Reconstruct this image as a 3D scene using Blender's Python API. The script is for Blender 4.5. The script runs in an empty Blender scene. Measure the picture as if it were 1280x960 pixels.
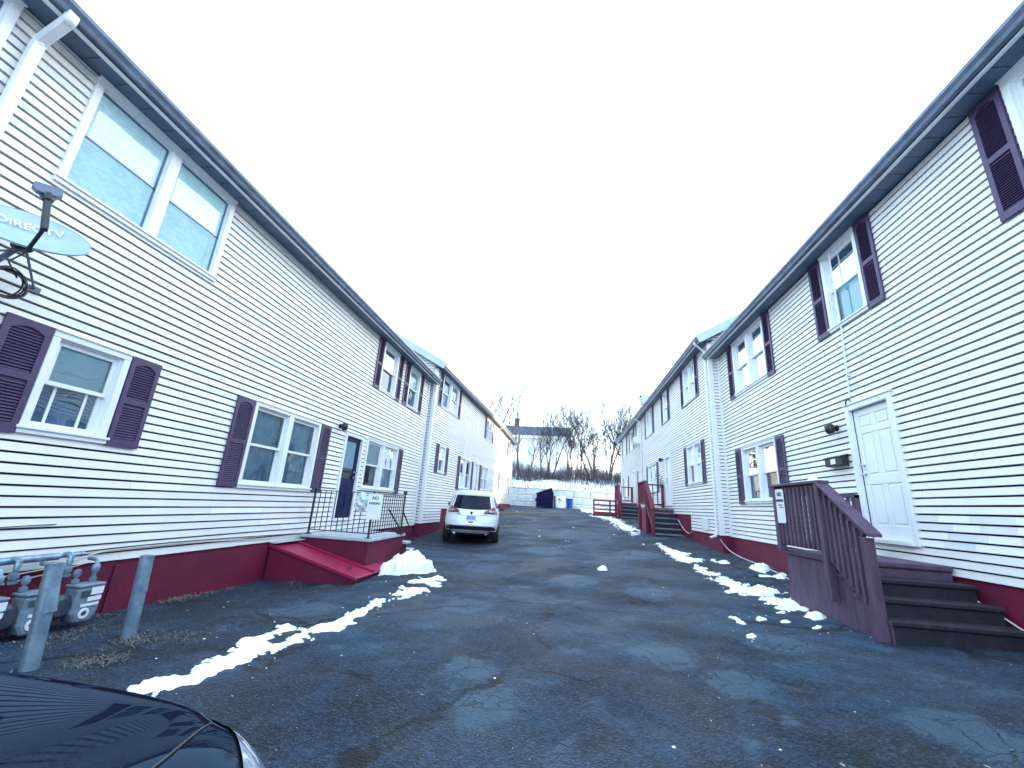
import bpy, bmesh, math, random
import numpy as np
from mathutils import Vector, Matrix

S = bpy.context.scene
COL = S.collection
EYE = 1.5                      # everything is laid out relative to the eye, then lifted by this much
rad = math.radians

# ---------------------------------------------------------------- camera, sky, sun, exposure
cd = bpy.data.cameras.new('camera'); cam = bpy.data.objects.new('camera', cd); COL.objects.link(cam)
RT = [[0.990809, 0.120807, 0.060857], [0.024542, 0.281883, -0.959135], [-0.133025, 0.951813, 0.276327]]
right, down, fwd = [Vector(r) for r in RT]
M3 = Matrix((right, -down, -fwd)).transposed()
cam.matrix_world = Matrix.Translation((0, 0, EYE)) @ M3.to_4x4()
cd.sensor_width = 36; cd.lens = 520 / 1280 * 36; cd.clip_end = 2000; cd.clip_start = .05
S.camera = cam

SUN_EL, SUN_AZ = rad(10.3), rad(40)          # azimuth measured from +X towards +Y
w = bpy.data.worlds.new('World'); S.world = w; w.use_nodes = True
nt = w.node_tree; bg = nt.nodes['Background']
sky = nt.nodes.new('ShaderNodeTexSky'); sky.sky_type = 'NISHITA'; sky.sun_disc = False
sky.sun_elevation = SUN_EL; sky.sun_rotation = math.pi / 2 - SUN_AZ
sky.air_density = 1.0; sky.dust_density = 1.5; sky.ozone_density = 1.0
nt.links.new(sky.outputs[0], bg.inputs[0]); bg.inputs[1].default_value = .05
veil = nt.nodes.new('ShaderNodeBackground')          # thin bright winter overcast over the clear sky
veil.inputs[0].default_value = (.26, .345, .44, 1); veil.inputs[1].default_value = 1
addn = nt.nodes.new('ShaderNodeAddShader'); nt.links.new(bg.outputs[0], addn.inputs[0]); nt.links.new(veil.outputs[0], addn.inputs[1])
nt.links.new(addn.outputs[0], nt.nodes['World Output'].inputs[0])
sd = bpy.data.lights.new('sun', 'SUN'); sun = bpy.data.objects.new('sun', sd); COL.objects.link(sun)
sd.energy = 2.4; sd.angle = rad(.5); sd.color = (1, .74, .45)
sv = Vector((math.cos(SUN_EL) * math.cos(SUN_AZ), math.cos(SUN_EL) * math.sin(SUN_AZ), math.sin(SUN_EL)))
sun.rotation_euler = sv.to_track_quat('Z', 'Y').to_euler()
S.view_settings.view_transform = 'Standard'; S.view_settings.look = 'None'
S.view_settings.exposure = 2.75; S.view_settings.gamma = 1

# ---------------------------------------------------------------- materials
MATS = {}
def dusty_paint():
    m = bpy.data.materials.new('black_car_paint'); m.use_nodes = True; n = m.node_tree.nodes; l = m.node_tree.links
    p = n['Principled BSDF']; p.inputs['Base Color'].default_value = (.004, .007, .014, 1); p.inputs['Specular IOR Level'].default_value = 0; p.inputs['Roughness'].default_value = .8
    g = n.new('ShaderNodeNewGeometry'); t = n.new('ShaderNodeTexNoise'); t.inputs['Scale'].default_value = 170; l.new(g.outputs['Position'], t.inputs['Vector'])
    r = n.new('ShaderNodeValToRGB'); r.color_ramp.elements[0].color = (.003, .006, .013, 1); r.color_ramp.elements[1].color = (.012, .018, .03, 1); l.new(t.outputs['Fac'], r.inputs[0]); l.new(r.outputs[0], p.inputs['Base Color'])
    gl = n.new('ShaderNodeBsdfGlossy'); gl.inputs['Roughness'].default_value = .02; gl.inputs[0].default_value = (.19, .27, .38, 1)
    fr = n.new('ShaderNodeFresnel'); fr.inputs[0].default_value = 1.45; mx = n.new('ShaderNodeMixShader')
    l.new(fr.outputs[0], mx.inputs[0]); l.new(p.outputs[0], mx.inputs[1]); l.new(gl.outputs[0], mx.inputs[2]); l.new(mx.outputs[0], n['Material Output'].inputs[0])
    return m
def mat(name, col, rough=.6, col2=None, scale=4, detail=5, lo=.4, hi=.62, bump=0, bscale=60, metal=0, spec=.5, coat=0, stretch=None, rough2=None):
    m = bpy.data.materials.new(name); m.use_nodes = True; n = m.node_tree.nodes; l = m.node_tree.links
    p = n['Principled BSDF']; p.inputs['Base Color'].default_value = (*col, 1); p.inputs['Roughness'].default_value = rough
    p.inputs['Metallic'].default_value = metal; p.inputs['Specular IOR Level'].default_value = spec
    p.inputs['Coat Weight'].default_value = coat; p.inputs['Coat Roughness'].default_value = .04
    g = n.new('ShaderNodeNewGeometry'); vec = g.outputs['Position']
    if stretch:
        mp = n.new('ShaderNodeMapping'); mp.inputs['Scale'].default_value = stretch; l.new(vec, mp.inputs[0]); vec = mp.outputs[0]
    if col2:
        t = n.new('ShaderNodeTexNoise'); t.inputs['Scale'].default_value = scale; t.inputs['Detail'].default_value = detail; t.inputs['Roughness'].default_value = .62
        l.new(vec, t.inputs['Vector'])
        r = n.new('ShaderNodeValToRGB'); r.color_ramp.elements[0].position = lo; r.color_ramp.elements[1].position = hi
        r.color_ramp.elements[0].color = (*col, 1); r.color_ramp.elements[1].color = (*col2, 1)
        l.new(t.outputs['Fac'], r.inputs[0]); l.new(r.outputs[0], p.inputs['Base Color'])
        if rough2 is not None:
            mr = n.new('ShaderNodeMapRange'); mr.inputs[1].default_value = lo; mr.inputs[2].default_value = hi
            mr.inputs[3].default_value = rough; mr.inputs[4].default_value = rough2
            l.new(t.outputs['Fac'], mr.inputs[0]); l.new(mr.outputs[0], p.inputs['Roughness'])
    if bump:
        t2 = n.new('ShaderNodeTexNoise'); t2.inputs['Scale'].default_value = bscale; t2.inputs['Detail'].default_value = 4
        l.new(vec, t2.inputs['Vector'])
        b = n.new('ShaderNodeBump'); b.inputs['Strength'].default_value = bump; b.inputs['Distance'].default_value = .02
        l.new(t2.outputs['Fac'], b.inputs['Height']); l.new(b.outputs[0], p.inputs['Normal'])
    MATS[name] = m
    return m

def glass_mat(name, tint, refl=.12):
    m = bpy.data.materials.new(name); m.use_nodes = True; n = m.node_tree.nodes; l = m.node_tree.links
    n.remove(n['Principled BSDF']); o = n['Material Output']
    tr = n.new('ShaderNodeBsdfTransparent'); tr.inputs[0].default_value = (*tint, 1)
    gl = n.new('ShaderNodeBsdfGlossy'); gl.inputs['Roughness'].default_value = .015; gl.inputs[0].default_value = (.9, .95, 1, 1)
    fr = n.new('ShaderNodeFresnel'); fr.inputs[0].default_value = 1.55
    mr = n.new('ShaderNodeMath'); mr.operation = 'ADD'; mr.use_clamp = True; mr.inputs[1].default_value = refl
    g = n.new('ShaderNodeNewGeometry'); tx = n.new('ShaderNodeTexNoise'); tx.inputs['Scale'].default_value = 1.6; tx.inputs['Detail'].default_value = 1
    l.new(g.outputs['Position'], tx.inputs['Vector'])
    b = n.new('ShaderNodeBump'); b.inputs['Strength'].default_value = .25; b.inputs['Distance'].default_value = .03
    l.new(tx.outputs['Fac'], b.inputs['Height']); l.new(b.outputs[0], gl.inputs['Normal'])
    mx = n.new('ShaderNodeMixShader'); l.new(fr.outputs[0], mr.inputs[0]); l.new(mr.outputs[0], mx.inputs[0])
    l.new(tr.outputs[0], mx.inputs[1]); l.new(gl.outputs[0], mx.inputs[2]); l.new(mx.outputs[0], o.inputs[0])
    MATS[name] = m
    return m

SIDA = mat('vinyl_siding', (.80, .775, .745), .45, (.72, .705, .685), 1.1, 6, .42, .72, .04, 30, stretch=(1, 1, .35))
SIDB = mat('vinyl_siding_aged', (.72, .72, .71), .5, (.64, .655, .66), 2, 5, .4, .7, .04, 30)
SIDW = mat('vinyl_siding_new', (.84, .84, .83), .4, (.79, .8, .8), 3)
JOINTSHADE = mat('dark_joint_shade', (.03, .032, .036), .9)  # shade in siding slots painted near-black; also dark joints of the block wall
OLDV = mat('weathered_siding', (.66, .68, .66), .6, (.50, .52, .52), 1.8, 6, .42, .68, .05, 30)
RAKE = mat('rake_trim', (.50, .58, .62), .5, (.44, .52, .57), 3)
TRIM = mat('white_trim', (.80, .81, .82), .4, (.74, .76, .78), 5)
RED = mat('maroon_masonry_paint', (.15, .002, .032), .7, (.095, .002, .022), 2.2, 7, .4, .65, .35, 14)
REDM = mat('maroon_metal_paint', (.32, .010, .06), .42, (.25, .008, .05), 6, 6, .4, .7, .08, 20)
SHUT = mat('plum_shutter', (.070, .041, .104), .5, (.052, .031, .08), 7)
WOOD = mat('plum_brown_paint', (.105, .060, .105), .6, (.062, .036, .064), 9, 6, .4, .66, .2, 40, stretch=(1, 1, .3))
WOODR = mat('oxblood_paint', (.165, .012, .038), .6, (.11, .009, .028), 8, 5, .4, .7, .15, 40)
STEP = mat('dark_step_paint', (.016, .011, .022), .65, (.038, .03, .044), 7, 7, .5, .72, .25, 30)
STEPG = mat('grey_step', (.11, .13, .15), .7, (.07, .08, .1), 6, 6, .4, .7, .2, 30)
SLAB = mat('concrete_slab', (.48, .52, .56), .8, (.36, .4, .44), 5, 6, .4, .7, .2, 40)
SOFF = mat('soffit_vinyl', (.10, .155, .225), .6, (.08, .125, .19), 3)
GUTT = mat('dark_gutter', (.12, .165, .23), .35, (.075, .105, .155), 5)
GUTW = mat('pale_gutter', (.55, .55, .53), .4, (.42, .42, .41), 5)
ROOF = mat('asphalt_shingle', (.05, .055, .065), .9, (.09, .095, .11), 12, 5, .4, .65, .5, 25)
ROOFB = mat('blue_shingle', (.035, .055, .095), .9, (.07, .10, .15), 5, 6, .4, .65, .5, 12)
GLASS = glass_mat('window_glass', (.80, .93, .97), .03)
def screen_mat():
    m = bpy.data.materials.new('insect_screen'); m.use_nodes = True; n = m.node_tree.nodes; l = m.node_tree.links; p = n['Principled BSDF']
    p.inputs['Roughness'].default_value = .9; p.inputs['Specular IOR Level'].default_value = 0
    g = n.new('ShaderNodeNewGeometry'); mp = n.new('ShaderNodeMapping'); mp.inputs['Scale'].default_value = (1, 1, 2.2); l.new(g.outputs['Position'], mp.inputs[0])
    t = n.new('ShaderNodeTexNoise'); t.inputs['Scale'].default_value = 9; t.inputs['Detail'].default_value = 6; t.inputs['Distortion'].default_value = 1.2; l.new(mp.outputs[0], t.inputs['Vector'])
    r = n.new('ShaderNodeValToRGB'); r.color_ramp.elements[0].position = .38; r.color_ramp.elements[1].position = .62
    r.color_ramp.elements[0].color = (.46, .72, .77, 1); r.color_ramp.elements[1].color = (.57, .84, .87, 1); l.new(t.outputs['Fac'], r.inputs[0]); l.new(r.outputs[0], p.inputs['Base Color'])
    tr = n.new('ShaderNodeBsdfTransparent'); mx = n.new('ShaderNodeMixShader'); mx.inputs[0].default_value = .62
    l.new(tr.outputs[0], mx.inputs[1]); l.new(p.outputs[0], mx.inputs[2]); l.new(mx.outputs[0], n['Material Output'].inputs[0]); return m
SCREEN = screen_mat(); SCRF = mat('screen_frame', (.05, .12, .21), .5, (.07, .15, .25), 6); BLUEC = mat('dark_blue_curtain', (.025, .085, .16), .8, (.015, .05, .10), 5)
BLINDW = mat('white_slat_blind', (.82, .92, .95), .6, (.74, .86, .9), 3)
BLIND = mat('window_blind', (.62, .82, .86), .7, (.52, .73, .79), 3)
CURT = mat('grey_curtain', (.28, .46, .57), .8, (.20, .35, .46), 6, 4, .4, .65, .3, 10)
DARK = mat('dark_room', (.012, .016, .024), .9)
NAVY = mat('navy_door_paint', (.005, .009, .065), .35, (.004, .007, .05), 4, spec=.2)
DOORW = mat('white_door_paint', (.84, .84, .85), .35, (.80, .80, .82), 3)
IRON = mat('black_iron', (.012, .013, .018), .45, (.03, .022, .022), 14)
STEEL = mat('galvanised_steel', (.27, .37, .46), .42, (.16, .23, .31), 9, 6, .4, .65, .1, 40, metal=.55)
METER = mat('meter_grey', (.19, .25, .32), .5, (.12, .16, .22), 12, 5, .4, .65, .1, 60)
METD = mat('meter_dark', (.035, .045, .065), .5, (.06, .07, .09), 10)
WHITE = mat('white_paint', (.82, .83, .84), .45, (.76, .77, .79), 6)
BLACK = mat('black_plastic', (.010, .011, .014), .4, (.018, .019, .024), 20)
DISH = mat('dish_grey', (.42, .55, .60), .4, (.38, .51, .57), 4)
LNB = mat('lnb_grey', (.13, .16, .23), .5, (.11, .135, .2), 8)
SNOW = mat('snow', (.88, .9, .92), .75, (.72, .76, .80), 9, 7, .5, .8, .45, 30, spec=.2)
CARW = mat('white_car_paint', (.74, .77, .80), .22, (.70, .73, .77), 2, coat=1)
CARB = dusty_paint()
CGLASS = mat('car_glass', (.004, .007, .02), .05, (.008, .012, .028), 3, spec=.15)
TYRE = mat('tyre_rubber', (.012, .012, .014), .8, (.022, .022, .024), 30)
RIM = mat('alloy_rim', (.4, .42, .45), .3, (.3, .32, .35), 8, metal=.8)
CHROME = mat('chrome', (.6, .63, .68), .12, (.5, .53, .58), 8, metal=1)
TAIL = mat('tail_lamp_red', (.16, .012, .03), .12, (.10, .008, .02), 9, coat=1)
LAMPC = mat('lamp_clear', (.30, .34, .38), .08, (.16, .19, .23), 18, coat=1)
SILV = mat('silver_plastic', (.30, .34, .38), .4, (.25, .28, .32), 8)
PLATE = mat('plate_face', (.5, .66, .76), .4, (.45, .6, .72), 9)
BLUE = mat('blue_plastic', (.015, .10, .42), .4, (.012, .08, .34), 6)
NAVYM = mat('navy_steel', (.004, .006, .055), .5, (.007, .009, .04), 5, 6, spec=.12)
CONC = mat('block_concrete', (.76, .78, .80), .85, (.58, .61, .64), 2.5, 7, .42, .66, .35, 14)
BARK = mat('bark', (.055, .048, .05), .9, (.10, .09, .088), 9, 5, .4, .6, .6, 25, stretch=(1, 1, .2))
TWIG = mat('twig_bark', (.045, .038, .042), .9, (.03, .026, .032), 3)
THICK = mat('thicket_stem', (.03, .03, .042), .9, (.075, .065, .07), 3)
EVER = mat('rusty_foliage', (.085, .055, .038), .8, (.045, .052, .035), 2.5)
HOUSEW = mat('far_white_siding', (.80, .81, .82), .6, (.74, .76, .78), 1.5)
STRAW = mat('dry_grass', (.17, .16, .135), .9, (.09, .085, .08), 20)
LEAF = mat('dry_leaf', (.42, .36, .28), .8, (.28, .2, .13), 14)
HOSE = mat('cream_hose', (.62, .60, .56), .5, (.5, .49, .46), 9)
SIGNB = mat('sign_ink', (.03, .035, .05), .6)
LETTER = mat('white_letter', (.85, .87, .88), .5)

def asphalt_mat():
    m = bpy.data.materials.new('asphalt'); m.use_nodes = True; n = m.node_tree.nodes; l = m.node_tree.links
    p = n['Principled BSDF']; p.inputs['Specular IOR Level'].default_value = .4
    g = n.new('ShaderNodeNewGeometry'); P = g.outputs['Position']
    def noise(sc, det=5, ro=.6, dist=0):
        t = n.new('ShaderNodeTexNoise'); t.inputs['Scale'].default_value = sc; t.inputs['Detail'].default_value = det
        t.inputs['Roughness'].default_value = ro; t.inputs['Distortion'].default_value = dist; l.new(P, t.inputs['Vector']); return t
    def ramp(src, a, b, ca, cb):
        r = n.new('ShaderNodeValToRGB'); e = r.color_ramp.elements; e[0].position = a; e[1].position = b
        e[0].color = (*ca, 1); e[1].color = (*cb, 1); l.new(src, r.inputs[0]); return r.outputs[0]
    def mix(f, a, b, mode='MIX'):
        x = n.new('ShaderNodeMix'); x.data_type = 'RGBA'; x.blend_type = mode
        if hasattr(f, 'links'): l.new(f, x.inputs[0])
        else: x.inputs[0].default_value = f
        l.new(a, x.inputs[6]); l.new(b, x.inputs[7]); return x.outputs[2]
    base = ramp(noise(.55, 6, .62, .4).outputs['Fac'], .42, .60, (.0018, .0085, .021), (.0125, .039, .074))
    mid = ramp(noise(3.1, 6, .7).outputs['Fac'], .38, .64, (.45, .45, .45), (1.45, 1.45, 1.45))
    c = mix(1, base, mid, 'MULTIPLY')
    # grain: pale aggregate
    v = n.new('ShaderNodeTexVoronoi'); v.inputs['Scale'].default_value = 62; l.new(P, v.inputs['Vector'])
    sp = ramp(v.outputs['Color'], .55, .98, (0, 0, 0), (.62, .62, .62))
    gc = n.new('ShaderNodeRGB'); gc.outputs[0].default_value = (.055, .095, .14, 1)
    f2 = noise(22, 5, .75); sp2 = ramp(f2.outputs['Fac'], .38, .66, (.45, .45, .45), (1.8, 1.8, 1.8)); c = mix(1, c, sp2, 'MULTIPLY'); c = mix(sp, c, gc.outputs[0])
    # salt-dried pale patches, more towards the right of the lane centre
    pn = noise(1.7, 7, .66, .8); pm = ramp(pn.outputs['Fac'],   .565, .68, (0, 0, 0), (1, 1, 1))
    pc = n.new('ShaderNodeRGB'); pc.outputs[0].default_value = (.065, .125, .185, 1)
    sc = n.new('ShaderNodeMath'); sc.operation = 'MULTIPLY'; sc.inputs[1].default_value = .55; l.new(pm, sc.inputs[0])
    c = mix(sc.outputs[0], c, pc.outputs[0])
    # local worn spots where the top course has crazed and dried pale (they keep to their own places)
    wn = noise(2.6, 7, .7); wc = n.new('ShaderNodeMath'); wc.operation = 'MULTIPLY_ADD'; wc.inputs[1].default_value = 1.5; wc.inputs[2].default_value = -.75; l.new(wn.outputs['Fac'], wc.inputs[0])
    acc = None
    for (wx, wy_, wr) in ((.95, 4.6, .42), (1.36, 4.05, .34), (1.45, 3.5, .2), (-.78, 3.95, .3), (-.5, 3.3, .36), (1.4, 7.7, .5), (2.2, 5.1, .4), (-1.3, 6.3, .55), (.2, 8.6, .6), (1.9, 12.5, .9), (-.4, 12.8, 1.0), (-1.8, 9.8, .6), (.6, 17, 1.4), (2.5, 3.4, .4), (-3.3, 5.6, .5)):
        d_ = n.new('ShaderNodeVectorMath'); d_.operation = 'MULTIPLY_ADD'; l.new(P, d_.inputs[0]); d_.inputs[1].default_value = (1 / wr, 1 / wr / 1.25, 0); d_.inputs[2].default_value = (-wx / wr, -wy_ / wr / 1.25, 0)
        ln = n.new('ShaderNodeVectorMath'); ln.operation = 'LENGTH'; l.new(d_.outputs[0], ln.inputs[0])
        sb_ = n.new('ShaderNodeMath'); sb_.operation = 'SUBTRACT'; sb_.inputs[0].default_value = 1; l.new(ln.outputs['Value'], sb_.inputs[1])
        if acc is None: acc = sb_.outputs[0]
        else:
            mxn = n.new('ShaderNodeMath'); mxn.operation = 'MAXIMUM'; l.new(acc, mxn.inputs[0]); l.new(sb_.outputs[0], mxn.inputs[1]); acc = mxn.outputs[0]
    ad_ = n.new('ShaderNodeMath'); l.new(acc, ad_.inputs[0]); l.new(wc.outputs[0], ad_.inputs[1])
    wm = ramp(ad_.outputs[0], .18, .42, (0, 0, 0), (.62, .62, .62))
    wcl = n.new('ShaderNodeRGB'); wcl.outputs[0].default_value = (.062, .105, .155, 1)
    c = mix(wm, c, wcl.outputs[0])
    # cracks
    dn = noise(1.2, 4); dv = n.new('ShaderNodeVectorMath'); dv.operation = 'SCALE'; dv.inputs[3].default_value = 1.1
    l.new(dn.outputs['Color'], dv.inputs[0]); av = n.new('ShaderNodeVectorMath'); l.new(P, av.inputs[0]); l.new(dv.outputs[0], av.inputs[1])
    cv = n.new('ShaderNodeTexVoronoi'); cv.feature = 'DISTANCE_TO_EDGE'; cv.inputs['Scale'].default_value = .42; l.new(av.outputs[0], cv.inputs['Vector'])
    ck = ramp(cv.outputs['Distance'], .005, .020, (1, 1, 1), (0, 0, 0))
    gate = ramp(noise(.5, 2).outputs['Fac'], .42, .50, (0, 0, 0), (1, 1, 1))
    ckg = mix(1, ck, gate, 'MULTIPLY')
    cv2 = n.new('ShaderNodeTexVoronoi'); cv2.feature = 'DISTANCE_TO_EDGE'; cv2.inputs['Scale'].default_value = 2.6; l.new(av.outputs[0], cv2.inputs['Vector'])
    ck2 = ramp(cv2.outputs['Distance'], .008, .03, (1, 1, 1), (0, 0, 0))
    ck2 = mix(1, ck2, mix(1, pm, wm, 'ADD'), 'MULTIPLY')
    cks = mix(1, ckg, ck2, 'ADD')
    dk = n.new('ShaderNodeRGB'); dk.outputs[0].default_value = (.0015, .002, .004, 1)
    c = mix(cks, c, dk.outputs[0])
    l.new(c, p.inputs['Base Color'])
    rr = ramp(noise(.8, 5).outputs['Fac'], .4, .65, (.55, .55, .55), (.85, .85, .85)); l.new(rr, p.inputs['Roughness'])
    hb = n.new('ShaderNodeMath'); hb.operation = 'ADD'; l.new(f2.outputs['Fac'], hb.inputs[0]); l.new(v.outputs['Distance'], hb.inputs[1])
    h2 = n.new('ShaderNodeMath'); h2.operation = 'SUBTRACT'; l.new(hb.outputs[0], h2.inputs[0]); l.new(cks, h2.inputs[1])
    b = n.new('ShaderNodeBump'); b.inputs['Strength'].default_value = .9; b.inputs['Distance'].default_value = .02
    l.new(h2.outputs[0], b.inputs['Height']); l.new(b.outputs[0], p.inputs['Normal'])
    return m
ASPH = asphalt_mat()
SOIL = mat('leafy_snow_ground', (.84, .86, .88), .8, (.12, .10, .09), 1.6, 8, .60, .66, .5, 8)

# ---------------------------------------------------------------- mesh helpers
ORG = {}
class MB:
    def __init__(s): s.v = []; s.f = []; s.m = []
    def add(s, vs, fs, mi=0):
        o = len(s.v); s.v += [tuple(map(float, v)) for v in vs]
        for f in fs: s.f.append(tuple(i + o for i in f)); s.m.append(mi)
    def box(s, x0, x1, y0, y1, z0, z1, mi=0):
        s.add([(x, y, z) for x in (x0, x1) for y in (y0, y1) for z in (z0, z1)],
              [(0, 1, 3, 2), (4, 6, 7, 5), (0, 4, 5, 1), (2, 3, 7, 6), (0, 2, 6, 4), (1, 5, 7, 3)], mi)
    def hexa(s, p8, mi=0):   # p8: 4 of one end, 4 of the other, same order round
        s.add(p8, [(0, 1, 2, 3), (4, 7, 6, 5), (0, 4, 5, 1), (1, 5, 6, 2), (2, 6, 7, 3), (3, 7, 4, 0)], mi)
    def bar(s, a, b, wd, ht, up=(0, 0, 1), mi=0):
        a = Vector(a); b = Vector(b); t = (b - a).normalized(); up = Vector(up)
        if abs(t.dot(up)) > .98: up = Vector((1, 0, 0)) if abs(t.x) < .9 else Vector((0, 1, 0))
        sd = t.cross(up).normalized(); u2 = sd.cross(t)
        q = [sd * (sx * wd / 2) + u2 * (sz * ht / 2) for sx, sz in ((-1, -1), (1, -1), (1, 1), (-1, 1))]
        s.hexa([a + k for k in q] + [b + k for k in q], mi)
    def tube(s, pts, r, n=8, mi=0, cap=True):
        pts = [Vector(p) for p in pts]; N = len(pts)
        rs = r if isinstance(r, (list, tuple)) else [r] * N
        vs = []; prev = None
        for i, p in enumerate(pts):
            t = (pts[min(i + 1, N - 1)] - pts[max(i - 1, 0)])
            t = t.normalized() if t.length > 1e-9 else Vector((0, 0, 1))
            if prev is None:
                a = t.orthogonal().normalized()
            else:
                a = (prev - t * prev.dot(t)); a = a.normalized() if a.length > 1e-6 else t.orthogonal().normalized()
            prev = a; b = t.cross(a)
            for k in range(n):
                an = 2 * math.pi * k / n; vs.append(p + (a * math.cos(an) + b * math.sin(an)) * rs[i])
        fs = [(i * n + k, i * n + (k + 1) % n, (i + 1) * n + (k + 1) % n, (i + 1) * n + k) for i in range(N - 1) for k in range(n)]
        if cap: fs += [tuple(range(n))[::-1], tuple((N - 1) * n + k for k in range(n))]
        s.add(vs, fs, mi)
    def lathe(s, c, prof, n=16, axis=(0, 0, 1), mi=0):     # prof: (r, h) along axis
        ax = Vector(axis).normalized(); a = ax.orthogonal().normalized(); b = ax.cross(a); c = Vector(c); vs = []
        for r, h in prof:
            for k in range(n):
                t = 2 * math.pi * k / n; vs.append(c + ax * h + (a * math.cos(t) + b * math.sin(t)) * r)
        N = len(prof); fs = [(i * n + k, i * n + (k + 1) % n, (i + 1) * n + (k + 1) % n, (i + 1) * n + k) for i in range(N - 1) for k in range(n)]
        if prof[0][0] > 1e-4: fs.append(tuple(range(n))[::-1])
        if prof[-1][0] > 1e-4: fs.append(tuple((N - 1) * n + k for k in range(n)))
        s.add(vs, fs, mi)
    def grid(s, P, mi=0):     # P[i][j] points
        a = len(P); b = len(P[0])
        s.add([p for r in P for p in r], [(i * b + j, (i + 1) * b + j, (i + 1) * b + j + 1, i * b + j + 1) for i in range(a - 1) for j in range(b - 1)], mi)
    def ball(s, c, r, mi=0, n=10): s.lathe(c, [(max(r * math.sin(math.pi * i / 6), 1e-5), -r * math.cos(math.pi * i / 6)) for i in range(7)], n, mi=mi)
    def build(s, name, mats, parent=None, smooth=None, bevel=0, origin=None):
        if not isinstance(mats, (list, tuple)): mats = [mats]
        o3 = ORG.get(parent, Vector((0, 0, 0))) if parent else Vector(origin or (0, 0, 0))
        me = bpy.data.meshes.new(name); bm = bmesh.new()
        vv = [bm.verts.new(Vector(v) - o3) for v in s.v]
        for f, mi in zip(s.f, s.m):
            try: fc = bm.faces.new([vv[i] for i in f]); fc.material_index = mi
            except ValueError: pass
        bmesh.ops.recalc_face_normals(bm, faces=bm.faces); bm.to_mesh(me); bm.free()
        for m in mats: me.materials.append(m)
        if smooth is not None:
            me.shade_smooth(); me.set_sharp_from_angle(angle=rad(smooth))
        o = bpy.data.objects.new(name, me); COL.objects.link(o); ORG[o] = o3
        if parent: o.parent = parent
        else: o.location = o3
        if bevel:
            b = o.modifiers.new('bevel', 'BEVEL'); b.width = bevel; b.segments = 1; b.limit_method = 'ANGLE'; b.angle_limit = rad(40)
        return o

def thing(name, label, cat, loc, group=None):
    o = bpy.data.objects.new(name, None); COL.objects.link(o); o.location = loc; ORG[o] = Vector(loc)
    o.empty_display_size = .1
    return tag(o, label, cat, group)
def tag(o, label, cat=None, group=None):
    o['label'] = label
    if cat: o['category'] = cat
    if group: o['group'] = group
    return o
def struct(o, kind='structure'): o['kind'] = kind; return o

def text(s, size, m, parent, at, ux, uy, name='lettering', ext=.002, bold=.0, sx=1):
    c = bpy.data.curves.new('lettering', 'FONT'); c.body = s; c.size = size; c.align_x = 'CENTER'; c.align_y = 'CENTER'; c.extrude = ext; c.offset = bold
    t = bpy.data.objects.new('tmp', c); COL.objects.link(t)
    dg = bpy.context.evaluated_depsgraph_get(); me = bpy.data.meshes.new_from_object(t.evaluated_get(dg))
    bpy.data.objects.remove(t); bpy.data.curves.remove(c)
    ux = Vector(ux).normalized(); uy = Vector(uy).normalized(); uz = ux.cross(uy); o3 = ORG.get(parent, Vector((0, 0, 0)))
    mtx = Matrix((ux * sx, uy, uz)).transposed().to_4x4(); mtx.translation = Vector(at) - o3
    me.transform(mtx); me.materials.clear(); me.materials.append(m); me.name = name
    o = bpy.data.objects.new(name, me); COL.objects.link(o); o.parent = parent; ORG[o] = o3
    return o

# ---------------------------------------------------------------- ground
_YL=[-12,0,4.7,7.5,9.8,13,15.3,18,24,30,36,39,60]; _ZL=[-1.46,-1.47,-1.49,-1.55,-1.42,-1.38,-1.29,-1.18,-.83,-.5,-.2,-.1,-.1]
_YR=[-12,0,5,9.6,13.7,16.4,20,28,36,60]; _ZR=[-1.02,-1.02,-1.05,-1.08,-.92,-.76,-.62,-.26,0,0]
def _sm(y,Y,Z): return sum(np.interp(y+o,Y,Z)*wt for o,wt in ((-1.2,.15),(-.6,.2),(0,.3),(.6,.2),(1.2,.15)))
def ground(x,y):
    t=np.clip((x+5.25)/9.9,-.2,1.2); s=np.sign(t)*np.abs(t)**1.5
    b=.012*np.sin(x*1.3+y*.7)+.01*np.sin(x*.6-y*.9+1)
    return float(_sm(y,_YL,_ZL)*(1-s)+_sm(y,_YR,_ZR)*s+b)

mb = MB(); xs = np.linspace(-6.4, 6.4, 33); ys = np.linspace(-9, 38.6, 112)
mb.grid([[(x, y, ground(x, y)) for y in ys] for x in xs])
struct(mb.build('driveway', ASPH, smooth=60))['label'] = 'dark worn asphalt driveway between the two rows of houses'

random.seed(3)
def terrain(x, y):
    inside = -6.3 < x < 6.3 and -8.9 < y < 38.4
    g = ground(min(max(x, -6), 6), min(y, 38)) - .22
    if y > 38.7:
        k = min((y - 38.7) / 24, 1.5); g = 1.36 + 3.4 * k + .55 * min((y - 38.7) / 3, 1) + .12 * math.sin(x * 1.7 + y) + .1 * math.sin(x * .7 - y * 1.3)
        if abs(x) > 9: g += .02 * (abs(x) - 9)
    return g
xs = sorted(set([-400, -200, -100, -60, -40, -30] + list(np.arange(-24, 24.1, 1.2)) + [30, 40, 60, 100, 200, 400]))
ys = sorted(set([-300, -100, -40, -20] + list(np.arange(-10, 38, 2)) + [38.45, 38.72] + list(np.arange(39.5, 66, 1.2)) + [80, 110, 160, 250, 500]))
mb = MB(); mb.grid([[(x, y, terrain(x, y)) for y in ys] for x in xs])
struct(mb.build('ground', SOIL, smooth=50))['label'] = 'snowy ground and leaf litter rising behind the retaining wall'

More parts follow.
